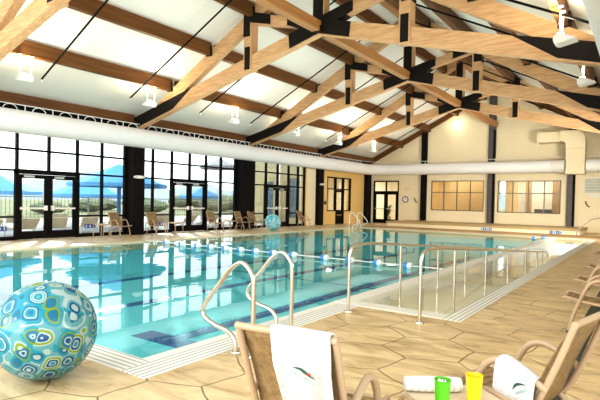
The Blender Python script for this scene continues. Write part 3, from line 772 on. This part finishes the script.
for i, y in enumerate((6.75, 10.85, 15.0, 19.3, 23.3, 27.4)):
    pendant(2.6, y, 4.62, False, 'glowing white pendant uplight on the left slope, %s from the camera' % ORD[i])
for i, (y, l) in enumerate(((10.62, 'white pendant uplight shade beside the right duct, nearer and larger one'), (14.46, 'white pendant uplight shade beside the right duct, farther and smaller one'))):
    pendant(15.1, y, 4.62, True, l)
t = thing('wall_lamp', 'glowing round lamp high on the cream gable of the far wall', 'lamp', (6.35, LY, 6.5))
obj('body', MB().box((-.08, -.3, -.05), (.08, -.002, .05)), 'white', t, bevel=.02)
obj('bulb', MB().ball((0, -.36, .0), .14, 16, 10), emis('bulb_glow', (1, .9, .68), 30), t, smooth=True)

# ------------------------------------------------------------------ stainless rails
def grab_rail(y, xo, label, group, sgn=1, mat='chrome'):
    t = thing('grab_rail', label, 'grab rail', (xo, y, 0), 0, group)
    P = [(.0, 0, 0), (0, 0, .62), (-.03 * sgn, 0, .76), (-.14 * sgn, 0, .845), (-.28 * sgn, 0, .78), (-.44 * sgn, 0, .60), (-.60 * sgn, 0, .42), (-.645 * sgn, 0, .33), (-.60 * sgn, 0, .265), (-.46 * sgn, 0, .215), (-.31 * sgn, 0, .185), (-.225 * sgn, 0, .12), (-.20 * sgn, 0, 0)]
    obj('tube', MB().tube(smooth_path(P, 6), .0235, 12), mat, t, smooth=True)
    for x in (0, -.2 * sgn): obj('flange', MB().lathe([(.055, 0.007), (.05, .02), (.024, .03)], 16, (x, 0, 0)), mat, t, smooth=True)
    return t
grab_rail(3.45, 13.57, 'stainless grab rail arching over the pool edge, nearer of the pair', 'near grab rails')
grab_rail(4.46, 13.27, 'stainless grab rail arching over the pool edge, farther of the pair', 'near grab rails')
grab_rail(24.0, 3.02, 'pale grab rail in the far left pool corner, nearer of the pair', 'far grab rails', -1, 'white')
grab_rail(24.9, 3.02, 'pale grab rail in the far left pool corner, farther of the pair', 'far grab rails', -1, 'white')
def ramp_z(y): return -.14 - .61 / (PY1 - RY0) * (y - RY0)
def ramp_rail(x, yst, posts, label, y_end):
    t = thing('handrail', label, 'handrail', (x, 0, 0), 0, 'ramp handrails')
    zt = lambda y: .86 - .078 * (y - 6.2) if y > 6.2 else .86
    P = [(0, yst, 0), (0, yst, .86), (0, 6.2, zt(6.2))] + [(0, y, zt(y)) for y in (8, 10, 12, y_end - .2)] + [(0, y_end, zt(y_end) - .05), (0, y_end, ramp_z(y_end))]
    obj('rail', MB().tube(fillet(P, .16, 6), .021, 12), 'chrome', t, smooth=True)
    for y in posts: obj('post', MB().tube([(0, y, ramp_z(y)), (0, y, zt(y))], .019, 10), 'chrome', t, smooth=True)
    obj('flange', MB().lathe([(.055, .001), (.05, .015), (.024, .025)], 16, (0, yst, 0)), 'chrome', t, smooth=True)
ramp_rail(13.32, 5.66, [7.3, 9.0, 10.7, 12.4], 'stainless ramp handrail standing on the pool side of the ramp', 14.6)
ramp_rail(14.28, 5.68, [6.95, 8.6, 10.2, 11.9, 13.3], 'stainless ramp handrail standing along the white gutter', 14.9)
t = thing('grab_rail', 'stainless grab rail at the far right end of the bench', 'grab rail', (14.1, 27.2, 0))
obj('tube', MB().tube(fillet([(-.45, 0, 0), (-.35, 0, .35), (.15, 0, .85), (.9, 0, .95), (1.0, 0, 0)], .2), .03, 10), 'chrome', t, smooth=True)
obj('flange', MB().lathe([(.07, 0.005), (.05, .02)], 12, (-.45, 0, 0)), 'chrome', t); obj('flange', MB().lathe([(.07, 0.005), (.05, .02)], 12, (1.0, 0, 0)), 'chrome', t)

# lane rope with floats
t = thing('lane_rope', 'white rope with blue and white floats across the pool', 'lane rope', (0, 10.5, 0))
obj('rope', MB().tube([(PX0, 0, .03), (PX1 + .05, 0, .03)], .013, 8), 'white_float', t, smooth=True)
for x in (4.0, 4.7, 5.4, 5.95, 6.55, 7.13, 7.67, 8.3, 8.95, 9.92, 10.63, 11.37, 12.11):
    f = obj('float', MB().lathe([(.025, -.10), (.065, -.09), (.075, -.05), (.075, 0)], 16), 'blue_float', t, smooth=True, loc=(x, 0, .03)); f.rotation_euler = (0, PI / 2, 0)
    obj('white_half', MB().lathe([(.075, .001), (.075, .05), (.065, .09), (.025, .10)], 16), 'white_float', f, smooth=True)
for x, y in ((12.5, 23.2), (12.72, 24.2)):
    t = thing('pool_float', 'small blue float in the far right pool corner, %s' % ('nearer one' if y < 24 else 'farther one'), 'float', (x, y, 0), 0, 'far corner floats')
    obj('body', MB().lathe([(.03, -.04), (.07, -.03), (.09, .04), (.07, .10), (.03, .12)], 14), 'blue_float', t, smooth=True)
    obj('band', MB().lathe([(.092, .03), (.092, .05)], 14), 'white_float', t, smooth=True)

# ------------------------------------------------------------------ beach balls
def beach_ball(x, y, mat, label, r=.40):
    t = thing('beach_ball', label, 'beach ball', (x, y, r))
    obj('skin', MB().ball((0, 0, 0), r, 64, 40), mat, t, smooth=True)
    obj('valve', MB().lathe([(.012, r - .002), (.012, r + .004), (.006, r + .012)], 10), 'valve', t)
    return t
B1 = beach_ball(12.645, 2.045, 'ball', 'large turquoise and lime printed beach ball in the lower left corner', .378)
beach_ball(1.95, 18.55, 'ball2', 'pale turquoise beach ball on the far deck by the glass doors', .39)

# ------------------------------------------------------------------ sling chairs
def make_chair(label, group):
    t = thing('pool_chair', label, 'chair', (0, 0, 0), 0, group)
    hw = .238; r = .016
    # side rails: back top -> seat -> front
    side = [(-.435, .86), (-.355, .64), (-.28, .46), (-.225, .375), (-.12, .345), (.05, .365), (.22, .40), (.255, .385)]
    for s in (-1, 1):
        obj('side_rail', MB().tube(smooth_path([(s * hw, y, z) for y, z in side], 5), [.0165] * (7 * 5 + 1), 10), 'tube', t, smooth=True)
    bk = lambda u, v: ((u - .5) * 2 * (hw - .005), (1 - v) * -.228 + v * -.41, (1 - v) * .38 + v * .855)
    def back(u, v):
        y = -.228 - .200 * v - .05 * math.sin(PI * v) * 0.0; z = .38 + .475 * v
        y += -.018 * math.sin(PI * u)
        return ((u - .5) * 2 * (hw - .004), y - .0 + .02 * math.sin(PI * min(1, v * 1.0)), z)
    m_ = MB().grid(back, 10, 12); o = obj('sling_back', m_, 'sling', t, smooth=True)
    sd = o.modifiers.new('s', 'SOLIDIFY'); sd.thickness = .006
    def seat(u, v):
        y = -.215 + .455 * v; z = .362 + .04 * v - .022 * math.sin(PI * v) - .012 * math.sin(PI * u)
        return ((u - .5) * 2 * (hw - .004), y, z)
    o = obj('sling_seat', MB().grid(seat, 10, 10), 'sling', t, smooth=True); sd = o.modifiers.new('s', 'SOLIDIFY'); sd.thickness = .006
    obj('top_rail', MB().tube([(-hw - .012, -.437, .862), (hw + .012, -.437, .862)], .017, 10), 'tube', t, smooth=True)
    obj('cross_bar', MB().tube([(-hw, .235, .388), (hw, .235, .388)], .013, 10), 'tube', t, smooth=True)
    obj('cross_bar', MB().tube([(-hw, -.17, .35), (hw, -.17, .35)], .013, 10), 'tube', t, smooth=True)
    obj('cross_bar', MB().tube([(-hw - .012, -.285, .2), (hw + .012, -.285, .2)], .011, 10), 'tube', t, smooth=True)
    aw = hw + .004
    for s in (-1, 1):
        P = [(s * hw, -.31, .51), (s * (aw + .012), -.26, .545), (s * (aw + .012), -.17, .59), (s * (aw + .012), -.08, .61), (s * (aw + .012), .005, .56), (s * (aw + .01), .08, .40), (s * aw, .15, .2), (s * aw, .195, .012)]
        o = obj('arm', MB().tube(smooth_path(P, 6), .0195, 10), 'tube', t, smooth=True)
        obj('foot', MB().lathe([(.02, 0), (.022, .02), (.019, .03)], 10, (s * aw, .196, 0)), 'column_grey', o)
        P = [(s * hw, -.20, .36), (s * (hw + .01), -.24, .30), (s * (hw + .014), -.31, .15), (s * (hw + .014), -.37, .012)]
        o = obj('leg', MB().tube(smooth_path(P, 6), .0165, 10), 'tube', t, smooth=True)
        obj('foot', MB().lathe([(.02, 0), (.022, .02), (.018, .03)], 10, (s * (hw + .014), -.372, 0)), 'column_grey', o)
    return t
RZ1 = math.radians(6.5); RZ2 = math.radians(77.3)
C1 = make_chair('tan mesh pool chair seen from behind with white towel over its back', 'pool chairs')
C1.location = (15.172, 2.135, 0); C1.rotation_euler = (0, 0, RZ1)
C2 = dup(C1, (15.838, 3.025, 0), RZ2, 'tan mesh pool chair in the lower right, white towel over its arm')
for x, y, a, l in ((15.96, 6.6, 92, 'tan pool chair at the right edge, directly behind the toweled one'), (15.91, 8.2, 90, 'tan pool chair at the right edge, second in the row behind'),
                   (15.87, 10.1, 89, 'tan pool chair at the right edge, third in the row behind'), (15.78, 13.1, 90, 'tan pool chair at the right edge, farthest in the row')):
    dup(C1, (x, y, 0), math.radians(a), l, 'pool chairs along the right deck')
for x, y, a, l in ((.85, 6.55, -82, 'tan pool chair cut by the left photo edge, before the first glass doors'), (.75, 11.15, -80, 'tan pool chair in front of the nearest dark column'), (.8, 12.75, -86, 'tan pool chair just past the nearest dark column'),
                   (.75, 16.05, -84, 'tan pool chair right of the second glass doors'), (.85, 17.75, -84, 'tan pool chair in front of the second dark column'), (.8, 18.75, -86, 'tan pool chair past the second dark column, before the far ball'),
                   (.75, 23.0, -84, 'tan pool chair right of the third glass doors and far ball')):
    dup(C1, (x, y, 0), math.radians(a), l, 'pool chairs along the glazing')

# small side tables
def make_table(label, group, size=.44, h=.46):
    t = thing('side_table', label, 'table', (0, 0, 0), 0, group)
    s = size / 2
    pts = []
    for cx_, cy_, a0_ in ((s - .05, s - .05, 0), (-s + .05, s - .05, 90), (-s + .05, -s + .05, 180), (s - .05, -s + .05, 270)):
        for k in range(5): a = math.radians(a0_ + k * 22.5); pts.append((cx_ + .05 * math.cos(a), cy_ + .05 * math.sin(a)))
    obj('top', MB().prism(pts, h - .022, h, 'Z'), 'table', t, bevel=.004)
    for sx in (-1, 1):
        P = [(sx * (s + .012), -s + .02, 0), (sx * (s + .012), -s + .03, h + .006), (sx * (s + .012), s - .03, h + .006), (sx * (s + .012), s - .02, 0)]
        obj('leg', MB().tube(fillet(P, .07), .013, 10), 'tube', t, smooth=True)
    obj('stretcher', MB().tube([(-s - .01, 0, h - .036), (s + .01, 0, h - .036)], .011, 8), 'tube', t, smooth=True)
    return t
TB = make_table('beige side table between the two toweled chairs, holding cups', 'pool side tables')
TBX, TBY, TBR = 15.77, 2.427, math.radians(50)
TB.location = (TBX, TBY, 0); TB.rotation_euler = (0, 0, TBR)
for x, y, l in ((.62, 10.45, 'small side table left of the chair at the nearest column'), (1.0, 13.45, 'small side table before the second glass doors'),
                (.8, 16.85, 'small side table left of the second dark column'), (.75, 19.6, 'small side table beside the far beach ball')):
    dup(TB, (x, y, 0), 0, l, 'side tables along the glazing')

# cups
def cup(x, y, z, mat, label, fill, rt=.041, hh=.135):
    t = thing('tumbler', label, 'cup', (x, y, z))
    obj('wall', MB().lathe([(.030, 0), (.031, .004), (rt, hh), (rt + .0015, hh + .001), (rt - .002, hh + .001), (rt - .003, hh - .002), (.028, .012), (.0, .010)], 32), mat, t, smooth=True)
    obj('drink', MB().lathe([(.0, hh - .026), (rt - .0065, hh - .022)], 24), fill, t)
    if fill == 'ice':
        for k in range(9):
            a = random.uniform(0, 2 * PI); rr = random.uniform(0, .024); q = Matrix.Translation((rr * math.cos(a), rr * math.sin(a), hh - .012)) @ Matrix.Rotation(random.uniform(0, 3), 4, (random.random(), random.random(), .3))
            obj('ice_cube', MB().box((-.009,) * 3, (.009,) * 3, q), 'ice' if k % 3 else 'plant', t, bevel=.002)
    return t
cup(15.808, 2.472, .4605, 'yellow_cup', 'yellow plastic tumbler with brown drink on the beige table', 'tea')
cup(15.705, 2.315, .4605, 'green_cup', 'green plastic tumbler with ice on the beige table', 'ice', .039)
# rolled striped towel
P0 = Vector((15.478, 2.40, .5)); P1 = Vector((15.715, 2.565, .5))
ax = P1 - P0; L_ = ax.length
t = thing('rolled_towel', 'rolled white towel with grey stripes on the beige table', 'towel', P0, math.atan2(ax.y, ax.x))
obj('roll', MB().tube([(L_ * k / 8, 0, 0) for k in range(9)], [.034, .037, .0385, .039, .0385, .039, .0385, .037, .034], 20), 'stripe', t, smooth=True)
mb = MB().tube([(-.002, .004 * k * math.cos(k * .8) * .5, .004 * k * math.sin(k * .8) * .5) for k in range(1, 14)], .003, 6); obj('spiral', mb, 'towel', t)

EMB1, EMB2 = -1, -1
# towel over the back of the near chair (chair coordinates)
t = thing('towel', 'white towel with green emblem hung over the near chair back', 'towel', C1.location, RZ1)
def towel1(u, v):
    x0 = -.062 + .01 * v; x = x0 + u * .285
    # v: 0 = front hem, goes up over the rail, down the rear
    s = -.16 + v * .62
    if s < 0:
        q = -s; y = -.437 + .024 + q * .40; z = .862 + .018 - q * .93
    else:
        a = min(1.0, s / .06)
        if s < .06: ang = PI * a; y = -.437 + .024 * math.cos(ang); z = .862 + .018 + .0 + .010 * math.sin(ang)
        else:
            q = s - .06; y = -.437 - .024 + q * .34; z = .862 + .018 - q * .95
            y -= .024 * math.sin(u * 9.0 + 3.6 + q * 2.0) * min(1, q * 4) + .010 * math.sin(u * 19 + q * 9) * min(1, q * 4) + .036 * min(1, q * 6)
            z -= .03 * u * q
    return (x, y, z)
o = obj('cloth', MB().grid(towel1, 36, 44), 'towel', t, smooth=True)
sd = o.modifiers.new('s', 'SOLIDIFY'); sd.thickness = .011; sd.offset = 0
ss = o.modifiers.new('ss', 'SUBSURF'); ss.levels = 1; ss.render_levels = 1
def emblem(parent, fn, u0, v0, ang, w, h_, su, sv, off, dot):
    """emblem sewn on a cloth: (a, b) in emblem units -> cloth (u, v) -> a point just off the cloth"""
    ca, sa = math.cos(ang), math.sin(ang)
    def P(a, b_, k=0):
        X, Yv = a * w, b_ * h_
        u = u0 + (X * ca - Yv * sa) * su; v = v0 + (X * sa + Yv * ca) * sv
        p = Vector(fn(u, v)); n_ = (Vector(fn(u + .01, v)) - p).cross(Vector(fn(u, v + .01)) - p).normalized()
        return p + n_ * (off + (.0015 * k if off > 0 else -.0015 * k))
    n_ = 14; top = []; bot = []
    for i in range(n_ + 1):
        t_ = i / n_; top.append(P(t_ - .5, .12 + .38 * math.sin(PI * t_) ** .9 * (1 - .25 * t_))); bot.append(P(t_ - .5, .12 + .14 * math.sin(PI * t_)))
    e = obj('emblem', MB().add(top + bot, [(i, i + 1, n_ + 2 + i, n_ + 1 + i) for i in range(n_)]), 'logo_green', parent, label='dark green leaf-shaped emblem')
    m_ = MB()
    for k, (a, wd) in enumerate(((-.40, .06), (-.31, .05), (-.23, .06), (-.14, .04), (-.08, .06), (.01, .06), (.10, .04), (.17, .06), (.26, .05), (.34, .06))):
        hh_ = .20 if k % 2 else .14
        m_.add([P(a, -.22, 1), P(a + wd, -.22, 1), P(a + wd, -.22 + hh_, 1), P(a, -.22 + hh_, 1)], [(0, 1, 2, 3)])
    obj('lettering', m_, 'logo_teal', e)
    if dot: obj('dot', MB().add([P(.20 + .05 * math.cos(q * PI / 5), .40 + .11 * math.sin(q * PI / 5), 2) for q in range(10)], [tuple(range(10))]), 'logo_red', e)
emblem(t, towel1, .53, .645, math.radians(-30), .105, .062, 1 / .285, -1 / .66, .014 * EMB1, True)
# towel folded over the arm of the right chair (chair coordinates, arm at x = -aw)
t = thing('towel', 'folded white towel with green emblem draped over the right chair arm', 'towel', C2.location, RZ2)
aw = .252
def towel2(u, v):
    y = -.275 + u * .20
    zt = .632 - .085 * (1 - u) ** 1.4 - .03 * max(0, (u - .8) / .2) ** 2
    s = (v - .42) * .46
    if s < -.03: q = -s - .03; x = -aw - .036 - .16 * q - .006 * math.sin(u * 7 + 1) * min(1, q * 20); z = zt - .012 - q * .95
    elif s > .03: q = s - .03; x = -aw + .034 + .03 * q; z = zt - .012 - q
    else: a = (s + .03) / .06 * PI; x = -aw - .034 * math.cos(a); z = zt - .012 + .022 * math.sin(a)
    return (x, y, z)
o = obj('cloth', MB().grid(towel2, 20, 40), 'towel', t, smooth=True)
sd = o.modifiers.new('s', 'SOLIDIFY'); sd.thickness = .022; sd.offset = 0
bv = o.modifiers.new('b', 'BEVEL'); bv.width = .008; bv.segments = 3; bv.limit_method = 'ANGLE'
emblem(t, towel2, .30, .20, math.radians(48), .105, .06, -1 / .20, 1 / .46, .0135 * EMB2, False)

# ------------------------------------------------------------------ outside
mb = MB().box((-16, -10, -.30), (-.1, 70, -.05)); struct('ground_patio', mb, 'patio')
struct('ground_field', MB().box((-400, -100, -.6), (-16, 400, -.35)), 'field')
mb = MB(); nx = 60
vs = []; fs = []
for i in range(nx + 1):
    a = math.radians(-10 + 120 * i / nx); 
    h_ = 9 + 4 * math.sin(i * .35) + 3 * math.sin(i * .9 + 1) + 2 * math.sin(i * 2.1)
    for (rr, zz) in ((230, -2), (300, h_ * .6), (360, h_ * 1.15), (420, h_)):
        vs.append((-rr * math.cos(a), rr * math.sin(a), zz))
for i in range(nx):
    for k in range(3): fs.append((i * 4 + k, i * 4 + k + 1, (i + 1) * 4 + k + 1, (i + 1) * 4 + k))
struct('hills', mb.add(vs, fs), 'hill', smooth=True)
def umbrella(x, y, zt, r, label, mat='umbrella', pole='blue_pole', drop=.95, pr=.09):
    t = thing('patio_umbrella', label, 'umbrella', (x, y, -.05))
    n_ = 8; vs = [(0, 0, zt)]; 
    for j, f in enumerate((.5, 1.0)):
        for k in range(n_): a = 2 * PI * k / n_ + .3; vs.append((r * f * math.cos(a), r * f * math.sin(a), zt - drop * f ** .9))
    for k in range(n_): a = 2 * PI * k / n_ + .3; vs.append((r * math.cos(a), r * math.sin(a), zt - drop - .16))
    fs = [(0, 1 + k, 1 + (k + 1) % n_) for k in range(n_)]
    for j in range(2): fs += [(1 + j * n_ + k, 1 + (j + 1) * n_ + k, 1 + (j + 1) * n_ + (k + 1) % n_, 1 + j * n_ + (k + 1) % n_) for k in range(n_)]
    obj('canopy', MB().add(vs, fs), mat, t)
    obj('pole', MB().tube([(0, 0, 0), (0, 0, zt - .05)], pr, 12), pole, t, smooth=True)
    obj('base', MB().lathe([(.35, 0), (.33, .08), (.1, .12)], 20), 'pot', t, smooth=True)
umbrella(-4.0, 14.35, 3.06, 2.25, 'large blue patio umbrella left of the nearest dark column')
umbrella(-8.5, 15.6, 2.55, 2.0, 'pale blue umbrella behind the large blue one', pr=.05, pole='pot')
umbrella(-7.5, 10.2, 2.6, 2.1, 'blue patio umbrella seen behind the first glass door', pr=.05, pole='pot')
umbrella(-3.4, 6.2, 2.75, 2.1, 'blue patio umbrella at the left photo edge', pr=.05, pole='pot')
umbrella(-5.0, 20.6, 2.15, 1.3, 'small blue umbrella seen left of the second dark column', pr=.04, pole='pot', drop=.5)
umbrella(-3.0, 20.0, 3.75, 1.1, 'white umbrella top high behind the glass, left of second column', 'umbrella_white', 'box_white', .45, .04)
# outdoor loungers
def lounger(label):
    t = thing('outdoor_lounger', label, 'lounger', (0, 0, 0), 0, 'tan loungers out on the patio')
    obj('bed', MB().box((-.3, -.3, .28), (.3, 1.1, .32)), 'coping', t, bevel=.01)
    obj('backrest', MB().prism([(-.32, .30), (-.75, .66), (-.72, .69), (-.28, .34)], -.3, .3, 'X'), 'coping', t)
    for sx in (-1, 1):
        for yy in (-.25, 1.0): obj('leg', MB().box((sx * .28 - .02, yy, 0), (sx * .28 + .02, yy + .04, .28)), 'white', t)
    return t
spots = [(-1.6, 7.6), (-1.8, 8.9), (-2.0, 10.2), (-2.2, 11.6), (-2.8, 13.2), (-2.6, 15.6), (-2.8, 17.4), (-3.0, 19.2), (-3.0, 21.2), (-6.2, 10.6), (-6.2, 12.6), (-6.4, 16.6), (-6.4, 18.6), (-6.6, 21.0), (-6.4, 14.2)]
L0 = None
for i, (x, y) in enumerate(spots):
    l = 'tan lounger on the patio, %s along the %s row' % (ORD[i] if i < 8 else ('ninth' if i == 8 else ORD[i - 9]), 'front' if i < 9 else 'back')
    if L0 is None: L0 = lounger(l); L0.location = (x, y, -.05); L0.rotation_euler = (0, 0, 1.4)
    else: dup(L0, (x, y, -.05), 1.4 + random.uniform(-.2, .2), l)
# fence and shrubs
t = thing('patio_fence', 'thin dark metal fence at the far edge of the patio', 'fence', (-15.5, 0, -.05))
mb = MB()
for k in range(200): mb.box((-.01, 5 + .25 * k, .05), (.01, 5.02 + .25 * k, 1.4))
obj('picket', mb, 'column_grey', t, kind='stuff'); obj('rail', MB().box((-.02, 5, 1.38), (.02, 55, 1.43)), 'column_grey', t); obj('rail', MB().box((-.02, 5, .1), (.02, 55, .14)), 'column_grey', t)
for i, (x, y, h_) in enumerate(((-32, 26, 1.2), (-38, 34, 1.5), (-40, 43, 1.8), (-34, 40, 1.5), (-44, 40, 1.5), (-44, 56, 2.6), (-36, 54, 2.2), (-40, 66, 3.0), (-48, 66, 2.6), (-50, 78, 3.2))):
    t = thing('shrub', 'olive green shrub beyond the patio fence, %s along' % (ORD[i] if i < 8 else ('ninth', 'tenth')[i - 8]), 'shrub', (x, y, -.4), 0, 'shrubs beyond the fence')
    obj('foliage', MB().ball((0, 0, h_ * .55), h_ * .6, 24, 14, (2.3, 2.3, .8), .10), 'leaf', t); obj('stem', MB().tube([(0, 0, 0), (0, 0, h_ * .4)], .08, 8), 'pot', t)
# wing of the building seen through the last glazing
mb = MB(); wall_cut(mb, -4.5, -.3, -.3, 5.5, 24.6, 24.9, [(-3.6, -2.8, .0, 2.6), (-1.6, -.7, .4, 2.8)])
mb2 = MB()
struct('wall_wing', mb, 'wing')
struct('window_7', MB().box((-3.6, 24.72, 0), (-2.8, 24.78, 2.6)).box((-1.6, 24.72, .4), (-.7, 24.78, 2.8)), 'wing_blue')
struct('column_15', MB().box((-2.4, 24.4, -.05), (-2.15, 24.6, 5.5)).box((-.65, 24.4, -.05), (-.4, 24.6, 5.5)), 'room_white')

# signs on the low glass
tile_sign('glass_sign', 'small blue sign low on the glass right of the first doors', .01, 10.15, .3, 3, 'Y', ['blue_sign'], .14)
tile_sign('glass_sign', 'small blue sign low on the glass at the left photo edge', .01, 7.1, .3, 3, 'Y', ['blue_sign'], .14)
tile_sign('glass_sign', 'small blue sign low on the glass before the second doors', .01, 13.35, .3, 2, 'Y', ['blue_sign'], .14)

# ------------------------------------------------------------------ light
w = bpy.data.worlds.new('sky'); SC.world = w; w.use_nodes = True
nt = w.node_tree; nt.nodes.clear()
out = nt.nodes.new('ShaderNodeOutputWorld'); bg = nt.nodes.new('ShaderNodeBackground')
tc = nt.nodes.new('ShaderNodeTexCoord'); sp = nt.nodes.new('ShaderNodeSeparateXYZ'); nt.links.new(tc.outputs['Generated'], sp.inputs[0])
r_ = ramp(nt, [(0.0, (0.80, 0.90, 0.95)), (0.06, (0.96, 1.0, 1.0)), (0.5, (0.90, 0.96, 1.0)), (1.0, (0.75, 0.88, 1.0))])
nt.links.new(sp.outputs[2], r_.inputs[0]); nt.links.new(r_.outputs[0], bg.inputs[0]); bg.inputs[1].default_value = 3.0
nt.links.new(bg.outputs[0], out.inputs[0])
sd_ = bpy.data.lights.new('sun', 'SUN'); sd_.energy = 3.0; sd_.angle = math.radians(1.0); sd_.color = (1, .93, .80)
so = bpy.data.objects.new('sun', sd_); COL.objects.link(so)
dv = Vector((.82, -.57, -math.tan(math.radians(17)))); so.rotation_euler = dv.to_track_quat('-Z', 'Y').to_euler()
def area(name, loc, rot, size, e, col, sy=None):
    ld = bpy.data.lights.new(name, 'AREA'); ld.energy = e; ld.size = size; ld.color = col
    if sy: ld.shape = 'RECTANGLE'; ld.size_y = sy
    lo = bpy.data.objects.new(name, ld); COL.objects.link(lo); lo.location = loc; lo.rotation_euler = rot; return lo
area('office_light', (6.4, 33.4, 3.25), (0, 0, 0), 2.5, 60, (1, .9, .72))
area('lobby_light', (10.8, 33.6, 3.25), (0, 0, 0), 2.5, 85, (1, .94, .82))
area('corridor_light', (1.8, 35, 3.25), (0, 0, 0), 3, 170, (1, .96, .9))
area('side_room_light', (-1.6, 28.3, 3.15), (0, 0, 0), 2, 130, (1, .95, .85))
area('added_south_fill', (8.8, -13, 5.5), (math.radians(82), 0, 0), 17, 2600, (1, .95, .87), 7)  # added soft fill from behind the camera, no fixture stands there
area('added_right_fill', (17.35, 15, 2.6), (0, math.radians(97), 0), 3.0, 620, (1, .96, .90), 24).data.spread = math.radians(75)  # unseen area lamp, added to brighten the left wall and duct
area('added_far_fill', (17.2, 22, 3.0), (math.radians(90), 0, math.radians(48)), 3.0, 850, (1, .95, .84), 2).data.spread = math.radians(100)  # out-of-view area lamp added to lift the far wall
area('added_up_fill', (CX, 15.5, 4.1), (PI, 0, 0), 12.0, 800, (1, .93, .81), 29)  # added upward fill for an even ceiling, not a fixture on the trusses

# ------------------------------------------------------------------ camera
cam = bpy.data.cameras.new('camera'); co = bpy.data.objects.new('camera', cam); COL.objects.link(co)
yaw, pit, rol = -0.6105, -0.0215, 0.0204
fw = Vector((math.sin(yaw) * math.cos(pit), math.cos(yaw) * math.cos(pit), math.sin(pit)))
r0 = Vector((math.cos(yaw), -math.sin(yaw), 0)); u0 = r0.cross(fw)
rr = r0 * math.cos(rol) + u0 * math.sin(rol); ur = u0 * math.cos(rol) - r0 * math.sin(rol)
co.matrix_world = Matrix(((rr.x, ur.x, -fw.x, 16.4803), (rr.y, ur.y, -fw.y, 0), (rr.z, ur.z, -fw.z, 1.4262), (0, 0, 0, 1)))
cam.sensor_width = 36; cam.lens = 497.92 / 600 * 36; cam.shift_y = 11.73 / 600; cam.clip_end = 2000; cam.clip_start = .05
SC.camera = co
SC.view_settings.view_transform = 'Standard'; SC.view_settings.look = 'None'; SC.view_settings.exposure = -0.04; SC.view_settings.gamma = 0.91
SC.cycles.max_bounces = 10; SC.cycles.transparent_max_bounces = 16; SC.cycles.caustics_reflective = False; SC.cycles.caustics_refractive = False
SC.cycles.sample_clamp_indirect = 6.0
